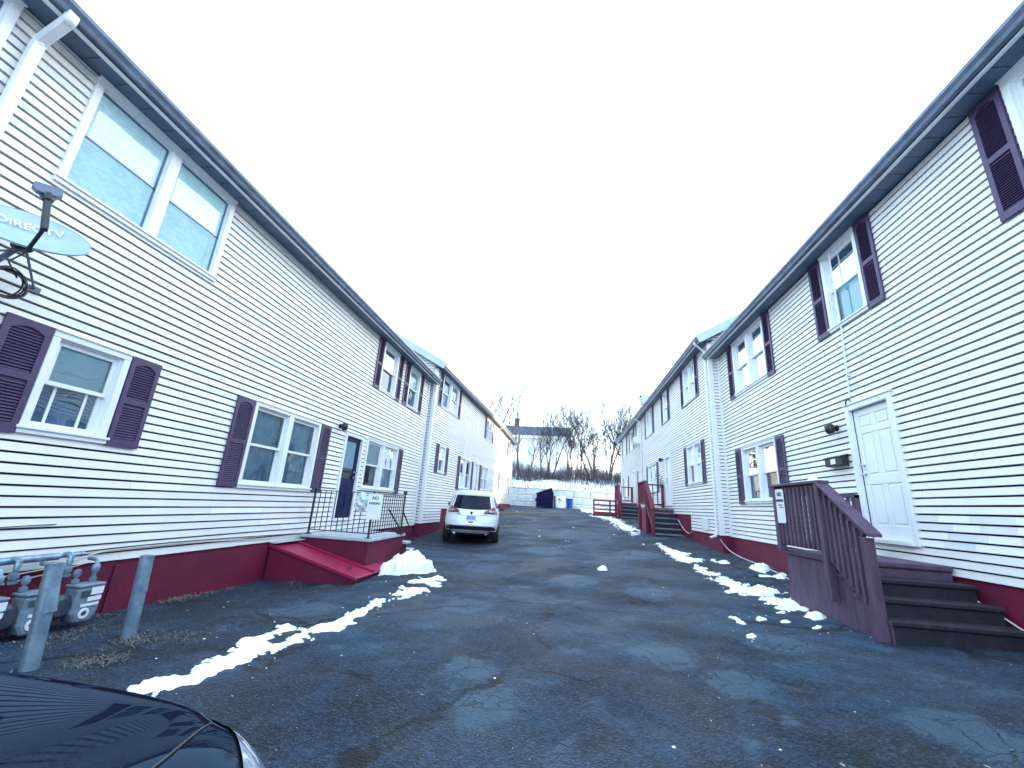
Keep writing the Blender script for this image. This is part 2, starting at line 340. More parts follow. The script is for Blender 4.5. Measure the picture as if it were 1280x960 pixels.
# ---------------------------------------------------------------- houses
CO = .1016
class Wall:
    def __init__(s, ox, oy, u, n): s.o = Vector((ox, oy, 0)); s.u = Vector((u[0], u[1], 0)).normalized(); s.n = Vector((n[0], n[1], 0)).normalized()
    def P(s, u, z, d=0): return s.o + s.u * u + s.n * d + Vector((0, 0, z))
    def box(s, mb, u0, u1, z0, z1, d0, d1, mi=0):
        mb.hexa([s.P(u, z, d0) for u, z in ((u0, z0), (u1, z0), (u1, z1), (u0, z1))] + [s.P(u, z, d1) for u, z in ((u0, z0), (u1, z0), (u1, z1), (u0, z1))], mi)
    def quad(s, mb, u0, u1, z0, z1, d, mi=0): mb.add([s.P(u0, z0, d), s.P(u1, z0, d), s.P(u1, z1, d), s.P(u0, z1, d)], [(0, 1, 2, 3)], mi)

def siding(mb, W, u0, u1, zb, zt, holes, rng, lim=None, patches=(), joints=True):
    i = 0; z0 = zb
    while z0 < zt - .01:
        z1 = min(z0 + CO, zt); zc = (z0 + z1) / 2; a, b = (u0, u1) if lim is None else lim(zc)
        iv = [(a, b)] if b - a > .02 else []
        for h0, h1, g0, g1 in holes:
            if g0 < zc < g1:
                nv = []
                for p, q in iv:
                    if h1 <= p or h0 >= q: nv.append((p, q)); continue
                    if h0 > p + .005: nv.append((p, h0))
                    if h1 < q - .005: nv.append((h1, q))
                iv = nv
        cuts = []
        if joints:
            c = u0 + rng.uniform(.3, 3.6)
            while c < u1: cuts.append(c); c += rng.choice((3.6, 2.4, 1.8, 3.0)) * rng.uniform(.9, 1.05)
        row = [p for p in patches if p[2] == i]
        for p in row: cuts += [p[0], p[1]]
        cuts.sort()
        for p, q in iv:
            ks = [p] + [c for c in cuts if p + .03 < c < q - .03] + [q]
            for k0, k1 in zip(ks, ks[1:]):
                mi = 1 if rng.random() < .13 else 0
                j = rng.uniform(0, .0035)
                for pa in row:
                    if pa[0] - .02 <= k0 and k1 <= pa[1] + .02: mi = pa[3]; j = .004
                pr = [(-.03, z0), (.015 + j, z0 + rng.uniform(-.0015, .0015)), (.015 + j, z0 + .006), (.003 + j * .5, z1 - .021), (-.03, z1 - .021), (-.03, z1)]
                vs = [W.P(k0, z, d) for d, z in pr] + [W.P(k1, z, d) for d, z in pr]
                mb.add(vs[:], [(1, 2, 8, 7), (2, 3, 9, 8)], mi)
                mb.add(vs[:], [(0, 1, 7, 6), (3, 4, 10, 9)], mi)
                mb.add(vs[:], [(4, 5, 11, 10)], 3)  # slot back coloured near-black as the shade line under each lap
        z0 = z1; i += 1

GUID = [0]
def window(W, house, u0, u1, z0, z1, n=1, blinds=('half',), lbl=None, grille=False, screen=False):
    """one window: trim (part) > sashes, panes, blind"""
    t = .075; md = .14
    mb = MB()
    W.box(mb, u0, u1, z1 - t, z1, -.03, .036); W.box(mb, u0, u0 + t, z0 + t, z1 - t, -.03, .034); W.box(mb, u1 - t, u1, z0 + t, z1 - t, -.03, .034)
    W.box(mb, u0 - .012, u1 + .012, z0, z0 + t, -.03, .042); W.box(mb, u0 - .025, u1 + .025, z0 + t - .03, z0 + t, .042, .062)
    W.box(mb, u0 - .01, u1 + .01, z1 - .012, z1 + .012, .0365, .052)
    uw = (u1 - u0 - 2 * t - (n - 1) * md) / n; units = []
    for k in range(n):
        a = u0 + t + k * (uw + md); units.append((a, a + uw))
        if k: W.box(mb, a - md, a, z0 + t, z1 - t, -.03, .030)
    o = mb.build('window', TRIM, house, bevel=.004)
    if lbl: o['label'] = lbl
    za, zb2 = z0 + t, z1 - t; zm = (za + zb2) / 2
    for k, (a, b) in enumerate(units):
        sb = MB(); s = .042
        # jamb liner
        W.box(sb, a, a + .018, za, zb2, -.12, -.002); W.box(sb, b - .018, b, za, zb2, -.12, -.002); W.box(sb, a + .018, b - .018, za, za + .018, -.12, -.002)
        W.box(sb, a + .018, b - .018, zb2 - .018, zb2, -.12, -.002)
        for lo, hi, d in ((zm - .02, zb2 - .018, -.028), (za + .018, zm + .022, -.066)):
            A, B = a + .018, b - .018
            W.box(sb, A, A + s, lo, hi, d - .03, d); W.box(sb, B - s, B, lo, hi, d - .03, d)
            W.box(sb, A + s, B - s, lo, lo + s, d - .03, d); W.box(sb, A + s, B - s, hi - s, hi, d - .03, d)
        if grille:
            for f in (.27, .73):
                c = a + (b - a) * f; W.box(sb, c - .012, c + .012, za + .06, zm - .02, -.082, -.072)
        sb.build('sash', TRIM, o)
        gb = MB()
        W.quad(gb, a + .05, b - .05, zm + .01, zb2 - .05, -.044); W.quad(gb, a + .05, b - .05, za + .05, zm - .01, -.084)
        gb.build('pane', GLASS, o)
        kind = blinds[k % len(blinds)]
        if screen:
            gb = MB(); lo_ = za + .035 if screen is True else zm
            W.quad(gb, a + .03, b - .03, lo_, zm - .012, -.026); W.quad(gb, a + .03, b - .03, zm + .012, zb2 - .03, -.0255); gb.build('insect_screen', SCREEN, o)
            gb = MB(); W.box(gb, a + .02, b - .02, zm - .026, zm - .002, -.03, -.022); W.box(gb, b - .045, b - .02, lo_, zb2 - .02, -.03, -.022) ; W.box(gb, a + .02, b - .046, zb2 - .045, zb2 - .02, -.03, -.022); gb.build('screen_frame', SCRF, o)
        bb = MB()
        if kind == 'full': W.box(bb, a + .01, b - .01, za + .01, zb2 - .01, -.155, -.14, 0)
        elif kind == 'half':
            nsl = int((zb2 - zm) / .026)
            for q in range(nsl):
                z = zb2 - .02 - q * .026
                bb.add([W.P(a + .02, z, -.078), W.P(b - .02, z, -.078), W.P(b - .02, z - .028, -.066), W.P(a + .02, z - .028, -.066)], [(0, 1, 2, 3)], 3)
            pass
        if kind in ('curtain', 'half'):
            m = 14
            rows = [[W.P(a + (b - a) * i / m, z, -.125 + .012 * math.sin(i * 2.1 + k)) for z in (za, zb2)] for i in range(m + 1)]
            bb.grid(rows, 1 if kind == 'curtain' else 4)
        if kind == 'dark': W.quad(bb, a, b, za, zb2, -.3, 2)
        bb.build('blind' if kind != 'curtain' else 'curtain', [BLIND, CURT, DARK, BLINDW, BLUEC], o)
    return (u0 + .03, u1 - .03, z0 + .02, z1 - .02)

def shutter(W, house, u0, u1, z0, z1, tone=None):
    mb = MB(); d = .042; f = .055; zm = z0 + (z1 - z0) * .5
    W.box(mb, u0, u0 + f, z0, z1, .017, d); W.box(mb, u1 - f, u1, z0, z1, .017, d)
    W.box(mb, u0 + f, u1 - f, z0, z0 + .09, .017, d); W.box(mb, u0 + f, u1 - f, zm - .035, zm + .035, .017, d)
    # arched top rail
    m = 8
    for i in range(m):
        a = u0 + f + (u1 - u0 - 2 * f) * i / m; b = u0 + f + (u1 - u0 - 2 * f) * (i + 1) / m
        q = lambda x: z1 - .07 - .05 * (2 * (x - u0 - f) / (u1 - u0 - 2 * f) - 1) ** 2
        mb.hexa([W.P(a, q(a), .017), W.P(b, q(b), .017), W.P(b, z1, .017), W.P(a, z1, .017), W.P(a, q(a), d), W.P(b, q(b), d), W.P(b, z1, d), W.P(a, z1, d)])
    mb.add([W.P(u0 + f, z0 + .05, .02), W.P(u1 - f, z0 + .05, .02), W.P(u1 - f, z1 - .05, .02), W.P(u0 + f, z1 - .05, .02)], [(0, 1, 2, 3)])
    z = z0 + .1
    while z < z1 - .1:
        if not (zm - .06 < z < zm + .035):
            mb.add([W.P(u0 + f, z, .040), W.P(u1 - f, z, .040), W.P(u1 - f, z + .022, .022), W.P(u0 + f, z + .022, .022), W.P(u0 + f, z - .004, .03), W.P(u1 - f, z - .004, .03)], [(0, 1, 2, 3), (0, 4, 5, 1)])
        z += .030
    return mb.build('shutter', tone or SHUT, house)

def panel_door(W, house, u0, u1, z0, z1, glazed=False, m=None, knob_right=True):
    t = .085; mb = MB()
    W.box(mb, u0, u0 + t, z0, z1, -.03, .038); W.box(mb, u1 - t, u1, z0, z1, -.03, .038); W.box(mb, u0 + t, u1 - t, z1 - t, z1, -.03, .038)
    W.box(mb, u0 - .02, u1 + .02, z1 + .001, z1 + .025, -.01, .055)
    W.box(mb, u0 + t, u1 - t, z0, z0 + .05, -.12, .06)
    fr = mb.build('door', TRIM, house, bevel=.004)
    a, b, lo, hi = u0 + t + .006, u1 - t - .006, z0 + .052, z1 - t - .006; D = -.035
    sb = MB(); st = .11
    if not glazed:
        W.box(sb, a, b, lo, hi, D - .04, D - .012)
        mid = (a + b) / 2; H = hi - lo
        rails = [lo, lo + .2, lo + .2 + .30 * H, lo + .2 + .30 * H + .14, lo + .80 * H, lo + .80 * H + .09, hi - .11, hi]
        for i in range(0, 8, 2): W.box(sb, a, b, rails[i], rails[i + 1], D - .012, D)
        for i in range(1, 7, 2):
            for p, q in ((a, a + st), (mid - .05, mid + .05), (b - st, b)): W.box(sb, p, q, rails[i], rails[i + 1], D - .012, D)
            for p, q in ((a + st + .03, mid - .08), (mid + .08, b - st - .03)): W.box(sb, p, q, rails[i] + .03, rails[i + 1] - .03, D - .012, D - .003)
        sb.build('leaf', m or DOORW, fr, bevel=.006)
    else:
        zm = lo + .48 * (hi - lo)
        W.box(sb, a, b, lo, zm, D - .04, D); W.box(sb, a, a + .1, zm, hi, D - .04, D); W.box(sb, b - .1, b, zm, hi, D - .04, D); W.box(sb, a + .1, b - .1, hi - .1, hi, D - .04, D)
        W.box(sb, a + .12, (a + b) / 2 - .04, lo + .18, zm - .14, D, D + .008); W.box(sb, (a + b) / 2 + .04, b - .12, lo + .18, zm - .14, D, D + .008)
        W.box(sb, a + .1, b - .1, zm + .14, zm + .19, D - .03, D - .005)
        sb.build('leaf', m or NAVY, fr, bevel=.006)
        gb = MB(); W.quad(gb, a + .1, b - .1, zm, hi - .1, D - .02); gb.build('pane', GLASS, fr)
        gb = MB(); W.quad(gb, a + .1, b - .1, zm + .25, hi - .1, D - .035); gb.build('blind', BLIND, fr)
    hb = MB(); ku = (b - .07) if knob_right else (a + .07); kz = lo + .95
    for zz in (kz, kz + .14): hb.lathe(W.P(ku, zz, D), [(.028, 0), (.028, .008), (.012, .012), (.012, .04), (.026, .05), (.024, .066), (.001, .07)], 10, axis=W.n)
    hb.build('handle', CHROME if not glazed else SILV, fr, smooth=40)
    return (u0 + .03, u1 - .03, z0, z1 - .03)

def house(name, label, W, u0, u1, zbot, zsoff, found_z, low_holes=(), depth=8.6, seed=1, over=.30, zg=.14, side=True, smat=None, patches=(), gutter_mat=None,
          gable_in=0.0, corner_u0=True, corner_u1=True, pitch=.565):
    """returns root; the caller adds windows first through the 'adds' list of callables giving holes"""
    root = thing(name, label, 'house', W.P((u0 + u1) / 2, found_z, 0))
    root['_'] = 0; del root['_']
    H = dict(root=root, W=W, holes=list(low_holes))
    def finish(panels=True):
        rng = random.Random(seed); ml = [smat or SIDA, SIDB if smat is None else smat, SIDW, JOINTSHADE]
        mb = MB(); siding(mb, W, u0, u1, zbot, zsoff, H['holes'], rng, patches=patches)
        zr = zsoff + .02 + pitch * (depth / 2 + over)
        # gable ends and back
        for ug, on, sgn in ((u0, side, -1), (u1, True, 1)):
            base = W.P(ug, 0, 0); G = Wall(base.x, base.y, -W.n, W.u * sgn)
            def lim(z, D=depth): 
                if z <= zsoff: return (0, D)
                e = (z - zsoff) / pitch - over; e = max(e, 0); return (e, D - e)
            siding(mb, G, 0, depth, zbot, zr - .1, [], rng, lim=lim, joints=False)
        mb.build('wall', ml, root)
        bk = MB(); W.box(bk, u0, u1, found_z - .3, zsoff, -depth, -depth + .1); W.box(bk, u0 + .02, u1 - .02, zbot + .05, zsoff, -1.6, -1.55); bk.build('back_wall', DARK, root)
        fb = MB(); W.box(fb, u0 + .012, u1 - .012, found_z - .6, zbot, -.35, -.012)
        for h in low_holes: W.box(fb, h[0], h[1], zbot, h[3], -.35, -.012)
        for ug in (u0 + .012, u1 - .362): W.box(fb, ug, ug + .35, found_z - .6, zbot, -depth, -.35)
        fb.build('foundation', RED, root)
        # roof
        rb = MB(); th = .13; g = .16
        e0 = zsoff + .055
        for sA, sB in ((over + .06, -depth / 2), (-depth - over - .06, -depth / 2)):
            za = e0; zb_ = e0 + pitch * (depth / 2 + over + .06)
            q = [W.P(u0 - g * 0 - gable_in, za, sA), W.P(u1 + .12, za, sA), W.P(u1 + .12, zb_, sB), W.P(u0 - gable_in, zb_, sB)]
            rb.hexa(q + [p + Vector((0, 0, th)) for p in q])
        rb.build('roof', ROOF, root)
        # rake boards on the gable facing the lane mouth
        for ug, sg in ((u0 - gable_in, -1), (u1 + .12, 1)):
            for sA in (over + .055, -depth - over - .055):
                a = W.P(ug + sg * .012, e0 - .02, sA); b = W.P(ug + sg * .012, e0 - .02 + pitch * (depth / 2 + over + .055), -depth / 2)
                kb = MB(); kb.bar(a + Vector((0, 0, .01)), b + Vector((0, 0, .01)), .02, .27); kb.build('rake_board', RAKE, root)
        sb = MB(); u = u0 - gable_in
        step = .30 if panels else 1.2
        while u < u1 + .1:
            W.box(sb, u, min(u + step - .012, u1 + .12), zsoff, zsoff + .012, .004, over); u += step
        W.box(sb, u0 - gable_in, u1 + .12, zsoff + .014, zsoff + .03, -.1, over)
        sb.build('soffit', SOFF, root)
        fb = MB(); W.box(fb, u0 - gable_in, u1 + .12, zsoff - .012, zsoff + .16, over, over + .02); fb.build('fascia', GUTT, root)
        lb = MB(); W.box(lb, u0 - gable_in, u1 + .12, zsoff - .022, zsoff - .004, over - .02, over + .022); lb.build('drip_trim', TRIM, root)
        # gutter: K profile
        gb = MB(); pf = [(over + .021, zsoff + .12), (over + .021, zsoff + .01), (over + .085, zsoff + .01), (over + .10, zsoff + .05), (over + .13, zsoff + .09), (over + .13, zsoff + .135), (over + .118, zsoff + .135), (over + .118, zsoff + .095), (over + .09, zsoff + .055), (over + .078, zsoff + .022), (over + .033, zsoff + .022), (over + .033, zsoff + .12)]
        n = len(pf); vs = []
        for ug in (u0 - gable_in - .01, u1 + .13): vs += [W.P(ug, z, d) for d, z in pf]
        gb.add(vs, [(i, (i + 1) % n, n + (i + 1) % n, n + i) for i in range(n)] + [tuple(range(n))[::-1], tuple(range(n, 2 * n))])
        gb.build('gutter', gutter_mat or GUTT, root)
        for ug, on, sgn in ((u0, corner_u0, -1), (u1, corner_u1, 1)):
            if not on: continue
            cb = MB(); W.box(cb, ug - .09 * (sgn > 0) - .0, ug + .09 * (sgn < 0), zbot - .005, zsoff, -.01, .028)
            cb.hexa([W.P(ug + sgn * dd, z, d) for dd, z, d in ((0, zbot - .005, .028), (0.03, zbot - .005, .028), (.03, zsoff, .028), (0, zsoff, .028), (0, zbot - .005, -.09), (.03, zbot - .005, -.09), (.03, zsoff, -.09), (0, zsoff, -.09))])
            cb.build('corner_trim', TRIM, root)
    H['finish'] = finish
    return H

def downspout(H, u, ztop, zbot, over=.30, du=.0, wd0=.065, kick=True):
    W = H['W']; mb = MB()
    def seg(pts, wd=wd0):
        for (a, b) in zip(pts, pts[1:]): mb.bar(a, b, wd, wd * .8, up=W.n)
    P = [W.P(u + du, ztop + .02, over + .075), W.P(u + du, ztop - .06, over + .075), W.P(u, ztop - .28, .07), W.P(u, zbot + .14, .07)]
    if kick: P += [W.P(u, zbot, .07 + .04), W.P(u, zbot - .05, .07 + .19)]
    seg(P)
    for p in P[1:-1]: mb.ball(p, wd0 * .62, n=8)
    return mb.build('downspout', TRIM, H['root'], bevel=.008)

# left row, near house
WL = Wall(-5.25, 0, (0, 1), (1, 0))
HL = house('row_house', 'long cream-sided house with the satellite dish, nearest on the left', WL, -6.0, 14.85, -.92, 4.28, -1.55, depth=8.6, seed=4,
           patches=[(7.0, 8.1, 3, 2), (8.3, 8.9, 5, 2), (9.0, 9.3, 3, 2), (7.6, 8.7, 2, 2), (4.6, 5.3, 8, 2), (5.9, 7.0, 5, 2), (2.2, 3.2, 9, 1), (8.7, 9.3, 4, 2), (10.9, 12.2, 6, 1)])
h = HL['holes']; R_ = HL['root']
h.append(window(WL, R_, .15, 2.2, 2.86, 4.27, 2, ('full',), screen=True))
h.append(window(WL, R_, 2.88, 4.90, 2.88, 4.27, 2, ('full', 'full'), screen=True, lbl='large twin upper window with pale blinds above the satellite dish'))
h.append(window(WL, R_, 3.34, 4.14, .37, 1.44, 1, ('half',), grille=True, lbl='single lower window with white grille bars in the bottom sash'))
h.append(window(WL, R_, 6.28, 8.27, -.02, 1.42, 2, ('curtain',)))
h.append(window(WL, R_, 10.48, 12.62, .10, 1.46, 2, ('half', 'curtain')))
h.append(window(WL, R_, 10.64, 11.74, 2.83, 4.26, 1, ('half',)))
h.append(window(WL, R_, 12.72, 13.76, 2.86, 4.26, 1, ('half',)))
h.append(panel_door(WL, R_, 9.33, 10.28, -.62, 1.43, glazed=True, m=NAVY))
for a, b, z0, z1 in ((2.95, 3.33, .36, 1.44), (4.15, 4.52, .36, 1.44), (5.87, 6.26, -.01, 1.41), (8.29, 8.66, -.01, 1.41), (12.64, 12.99, .08, 1.46), (10.27, 10.62, 2.83, 4.25), (11.76, 12.10, 2.83, 4.25), (12.36, 12.70, 2.86, 4.25), (13.78, 14.10, 2.86, 4.25)):
    shutter(WL, R_, a, b, z0, z1)
HL['finish'](); downspout(HL, 2.36, 4.30, -.9, du=-.03, wd0=.09)

# left row, far house, turned two degrees
an = rad(2.2); WL2 = Wall(-5.05, 15.0, (math.sin(an), math.cos(an)), (math.cos(an), -math.sin(an)))
HL2 = house('row_house', 'middle left house whose pale gutter and upper wall catch low sun', WL2, 0, 12.5, -.86, 4.92, -1.25, low_holes=[(2.1, 12.6, -2, -.36)], seed=9, gutter_mat=GUTW, gable_in=.2, corner_u1=False)
h = HL2['holes']; R_ = HL2['root']
h.append(window(WL2, R_, .72, 3.0, 3.56, 4.90, 2, ('curtain', 'half')))
h.append(window(WL2, R_, 1.08, 1.92, .98, 2.1, 1, ('half',)))
h.append(window(WL2, R_, 4.15, 6.2, .5, 1.98, 2, ('half', 'dark')))
h.append(panel_door(WL2, R_, 6.75, 7.7, -.05, 1.98))
h.append(window(WL2, R_, 8.4, 10.2, .6, 1.98, 2, ('dark',)))
h.append(window(WL2, R_, 8.9, 10.5, 3.56, 4.90, 2, ('half',)))
for a, b, z0, z1 in ((.36, .7, 3.56, 4.88), (3.02, 3.36, 3.56, 4.88), (.74, 1.06, .98, 2.1), (1.94, 2.26, .98, 2.1), (3.78, 4.13, .48, 1.98), (6.22, 6.56, .48, 1.98), (8.05, 8.38, .58, 1.98), (8.55, 8.88, 3.56, 4.88), (10.52, 10.86, 3.56, 4.88)):
    shutter(WL2, R_, a, b, z0, z1)
HL2['finish'](False); downspout(HL2, 12.2, 4.95, -.3)

WL3 = Wall(WL2.P(12.5, 0).x, WL2.P(12.5, 0).y, (0, 1), (1, 0))
HL3 = house('row_house', 'farthest left house with faded grey siding, ending at the retaining wall', WL3, .03, 8.6, -.02, 4.95, -.6, seed=12, smat=OLDV, side=False, corner_u0=False)
h = HL3['holes']; R_ = HL3['root']
h.append(window(WL3, R_, 1.6, 3.6, .75, 2.15, 2, ('dark',)))
h.append(window(WL3, R_, 5.4, 6.6, .75, 2.15, 1, ('dark',)))
h.append(window(WL3, R_, 5.0, 6.3, 3.5, 4.9, 1, ('dark',)))
h.append(window(WL3, R_, .25, .95, .9, 1.9, 1, ('dark',)))
for a, b, z0, z1 in ((1.26, 1.58, .75, 2.15), (3.62, 3.94, .75, 2.15), (6.62, 6.94, .75, 2.15), (6.32, 6.64, 3.5, 4.88), (4.66, 4.98, 3.5, 4.88)): shutter(WL3, R_, a, b, z0, z1)
HL3['finish'](False)

# right row, near house
WR = Wall(4.65, 0, (0, 1), (-1, 0))
pr = []
for i, (row, a) in enumerate(((3, 4.6), (4, 4.75), (5, 4.55), (6, 4.7))):
    uu = 6.42
    k = 0
    while uu > 3.4:
        wd = (.34, .42, .52)[(k + i) % 3]; pr.append((uu - wd, uu, row, 2 if (k + i // 2) % 2 == 0 else 1)); uu -= wd; k += 1
pr += [(11.2, 11.9, 1, 2), (10.1, 10.5, 2, 2), (8.6, 9.2, 4, 2)]
HR = house('row_house', 'white-sided house with the white six-panel door, nearest on the right', WR, -6.0, 13.03, -.505, 4.78, -1.1, seed=21, patches=pr)
h = HR['holes']; R_ = HR['root']
h.append(window(WR, R_, 2.05, 4.08, 3.26, 4.77, 2, ('full',)))
h.append(window(WR, R_, 6.53, 7.49, 3.26, 4.76, 1, ('full',)))
h.append(window(WR, R_, 9.93, 11.82, 3.22, 4.76, 2, ('full',)))
h.append(window(WR, R_, 9.93, 11.80, .37, 1.79, 2, ('half', 'curtain'), lbl='twin lower window behind the brown stoop railing'))
h.append(panel_door(WR, R_, 6.43, 7.46, -.22, 1.9, m=DOORW))
for a, b, z0, z1 in ((4.10, 4.44, 3.25, 4.75), (1.7, 2.03, 3.25, 4.75), (6.17, 6.51, 3.25, 4.75), (7.51, 7.86, 3.25, 4.75), (9.57, 9.91, 3.2, 4.74), (11.84, 12.2, 3.2, 4.74), (9.55, 9.91, .36, 1.79), (11.82, 12.2, .36, 1.79)):
    shutter(WR, R_, a, b, z0, z1)
HR['finish']()

WR2 = Wall(4.39, 13.05, (0, 1), (-1, 0))
HR2 = house('row_house', 'middle right house with the downspout at its corner and oxblood stair rail', WR2, 0, 11.95, -.49, 5.32, -1.0, low_holes=[(2.85, 12, -2, .0)], seed=31, gable_in=.2, corner_u1=False)
h = HR2['holes']; R_ = HR2['root']; o = 13.05
h.append(window(WR2, R_, 14.5 - o, 15.95 - o, 3.9, 5.3, 2, ('half', 'full')))
h.append(window(WR2, R_, 18.55 - o, 19.4 - o, 3.9, 5.3, 1, ('full',)))
h.append(window(WR2, R_, 21.85 - o, 23.6 - o, 3.9, 5.3, 2, ('half',)))
h.append(window(WR2, R_, 14.3 - o, 15.95 - o, 1.0, 2.39, 2, ('half',)))
h.append(window(WR2, R_, 21.2 - o, 23.4 - o, .95, 2.39, 2, ('half',)))
h.append(panel_door(WR2, R_, 18.46 - o, 19.46 - o, .32, 2.42))
for a, b, z0, z1 in ((14.15, 14.48, 3.9, 5.28), (15.97, 16.3, 3.9, 5.28), (18.2, 18.53, 3.9, 5.28), (19.42, 19.75, 3.9, 5.28), (21.5, 21.83, 3.9, 5.28), (23.62, 23.95, 3.9, 5.28), (13.96, 14.28, 1.0, 2.38), (15.97, 16.3, 1.0, 2.38), (20.85, 21.18, .95, 2.38), (23.42, 23.75, .95, 2.38)):
    shutter(WR2, R_, a - o, b - o, z0, z1)
pv = MB(); WR2.box(pv, .98, 1.62, -.42, -.06, .02, .03); pv.build('crawl_space_cover', SIDB, R_)
HR2['finish'](False); downspout(HR2, .16, 5.35, -.52, du=-.1)
WR3 = Wall(4.39, 25.0, (0, 1), (-1, 0))
HR3 = house('row_house', 'farthest right house with a window air conditioner and weathered siding', WR3, .03, 9.6, .05, 5.32, -.4, seed=41, smat=OLDV, side=False, corner_u0=False)
h = HR3['holes']; R_ = HR3['root']; o = 25
h.append(window(WR3, R_, .5, 1.7, 3.9, 5.3, 1, ('full',)))
h.append(window(WR3, R_, 3.1, 4.6, 3.9, 5.3, 1, ('dark',)))
h.append(window(WR3, R_, 6.4, 8.2, 3.9, 5.3, 2, ('half',)))
h.append(window(WR3, R_, .45, 1.4, 1.0, 2.39, 1, ('half',)))
h.append(window(WR3, R_, 5.8, 8.0, 1.0, 2.39, 2, ('half',)))
h.append(panel_door(WR3, R_, 2.7, 3.7, .52, 2.56))
for a, b, z0, z1 in ((1.72, 2.04, 3.9, 5.28), (2.76, 3.08, 3.9, 5.28), (4.62, 4.94, 3.9, 5.28), (6.06, 6.38, 3.9, 5.28), (8.22, 8.54, 3.9, 5.28), (5.46, 5.78, 1.0, 2.38), (8.02, 8.34, 1.0, 2.38), (1.42, 1.74, 1.0, 2.38)): shutter(WR3, R_, a, b, z0, z1)
HR3['finish'](False); downspout(HR3, .1, 5.35, -.2, kick=False)

# ---------------------------------------------------------------- right stoop with railing
def box_z(mb, x0, x1, y0, y1, z0, z1, mi=0): mb.box(x0, x1, y0, y1, z0, z1, mi)
X0, X1 = 3.36, 4.63
st = thing('stoop', 'plum-painted masonry stoop with four dark steps below the white door', 'steps', (4.0, 6.2, -1.1))
mb = MB(); mb.box(X0, X1 - .0, 6.03, 7.28, -1.4, -.47); mb.build('landing_block', WOOD, st, bevel=.012)
mb = MB(); mb.box(X0 - .03, X1, 6.0, 7.31, -.468, -.40); mb.build('landing_slab', WOOD, st, bevel=.015)
n = 4; rise = (1.08 - .40) / n
for i in range(1, n):
    zt = -.40 - rise * i * 1.0; ya = 6.03 - .27 * (i - 1); yb = ya - .27
    mb = MB(); mb.box(X0, X1, yb, ya - .002, -1.4, zt - .05); mb.box(X0 - .025, X1, yb - .03, ya - .002, zt - .049, zt)
    sp = mb.build('step', [STEP], st, bevel=.01)
    mb = MB(); mb.box(X0 - .016, X0 - .001, yb + .002, ya - .002, -1.4, zt - .051); mb.box(X0 - .032, X0 - .0255, yb - .034, ya - .004, zt - .049, zt - .002); mb.build('side_board', WOOD, sp)
# railing: separate wooden thing standing on the stoop
rl = thing('stair_railing', 'plum-brown wooden railing with square balusters around the white door stoop', 'railing', (3.31, 6.1, -.4))
xr = 3.315
def post(mb, x, y, z0, z1, s=.09): mb.box(x - s / 2, x + s / 2, y - s / 2, y + s / 2, z0, z1)
for nm, y, z0, z1 in (('post', 6.07, -.9, .50), ('post', 7.22, -.42, .50), ('post', 5.30, -1.14, -.12)):
    mb = MB(); post(mb, xr - .02, y, z0, z1, .095); mb.build('post', WOOD, rl, bevel=.006)
mb = MB(); mb.box(xr - .085, xr + .065, 5.98, 7.33, .502, .54); mb.build('cap_rail', WOOD, rl, bevel=.006)
mb = MB(); mb.hexa([Vector((xr + a, y, z)) for a, y, z in ((-.09, 6.04, .50), (.06, 6.04, .50), (.06, 6.04, .54), (-.09, 6.04, .54), (-.09, 5.17, -.11), (.06, 5.17, -.11), (.06, 5.17, -.07), (-.09, 5.17, -.07))]); mb.build('sloping_rail', WOOD, rl, bevel=.006)
mb = MB(); mb.box(xr - .03, xr + .03, 6.12, 7.17, .40, .499); mb.box(xr - .03, xr + .03, 6.12, 7.17, -.34, -.27)
mb.bar((xr, 6.02, -.39), (xr, 5.35, -.87), .06, .08); mb.bar((xr, 6.02, .41), (xr, 5.35, -.09), .05, .09); mb.build('stringer', WOOD, rl, bevel=.005)
y = 6.19
while y < 7.15:
    mb = MB(); mb.box(xr - .058, xr - .022, y - .018, y + .018, -.33, .47); mb.build('baluster', WOOD, rl); y += .112
for k in range(6):
    y = 5.93 - k * .098; s = (y - 5.35) / .67
    mb = MB(); zb_ = -.87 + .48 * s; zt_ = -.09 + .5 * s
    mb.box(xr - .055, xr - .02, y - .018, y + .018, zb_, zt_); mb.build('baluster', WOOD, rl)
# inner railing at the wall side end of landing
mb = MB(); post(mb, 4.42, 7.22, -.42, .46, .08); mb.build('post', WOOD, rl, bevel=.005)
mb = MB(); mb.box(3.39, 4.46, 7.18, 7.26, .40, .46); mb.box(3.38, 4.38, 7.2, 7.24, -.33, -.27); mb.build('cap_rail', WOOD, rl, bevel=.005)
for k in range(8):
    x = 3.58 + k * .105; mb = MB(); mb.box(x - .017, x + .017, 7.203, 7.237, -.27, .40); mb.build('baluster', WOOD, rl)

sg = thing('parking_sign', 'white vertical no parking sign on the plum-brown stoop railing', 'sign', (3.24, 7.02, -.03))
mb = MB(); W_ = Wall(3.243, 0, (0, 1), (-1, 0))
def plate(mb, W, u0, u1, z0, z1, d0, d1, r=.02):
    c = [(u0 + r, z0), (u1 - r, z0), (u1, z0 + r), (u1, z1 - r), (u1 - r, z1), (u0 + r, z1), (u0, z1 - r), (u0, z0 + r)]; k = len(c)
    vs = [W.P(u, z, d0) for u, z in c] + [W.P(u, z, d1) for u, z in c]
    mb.add(vs, [tuple(range(k))[::-1], tuple(range(k, 2 * k))] + [(i, (i + 1) % k, k + (i + 1) % k, k + i) for i in range(k)])
plate(mb, W_, 6.90, 7.14, -.03, .46, 0, .004); mb.build('sign_plate', WHITE, sg)
for tx, sz, zz in (('NO', .085, .385), ('PARKING', .05, .295)):
    text(tx, sz, SIGNB, sg, W_.P(7.02, zz, .006), (0, -1, 0), (0, 0, 1), bold=.002)
mb = MB()
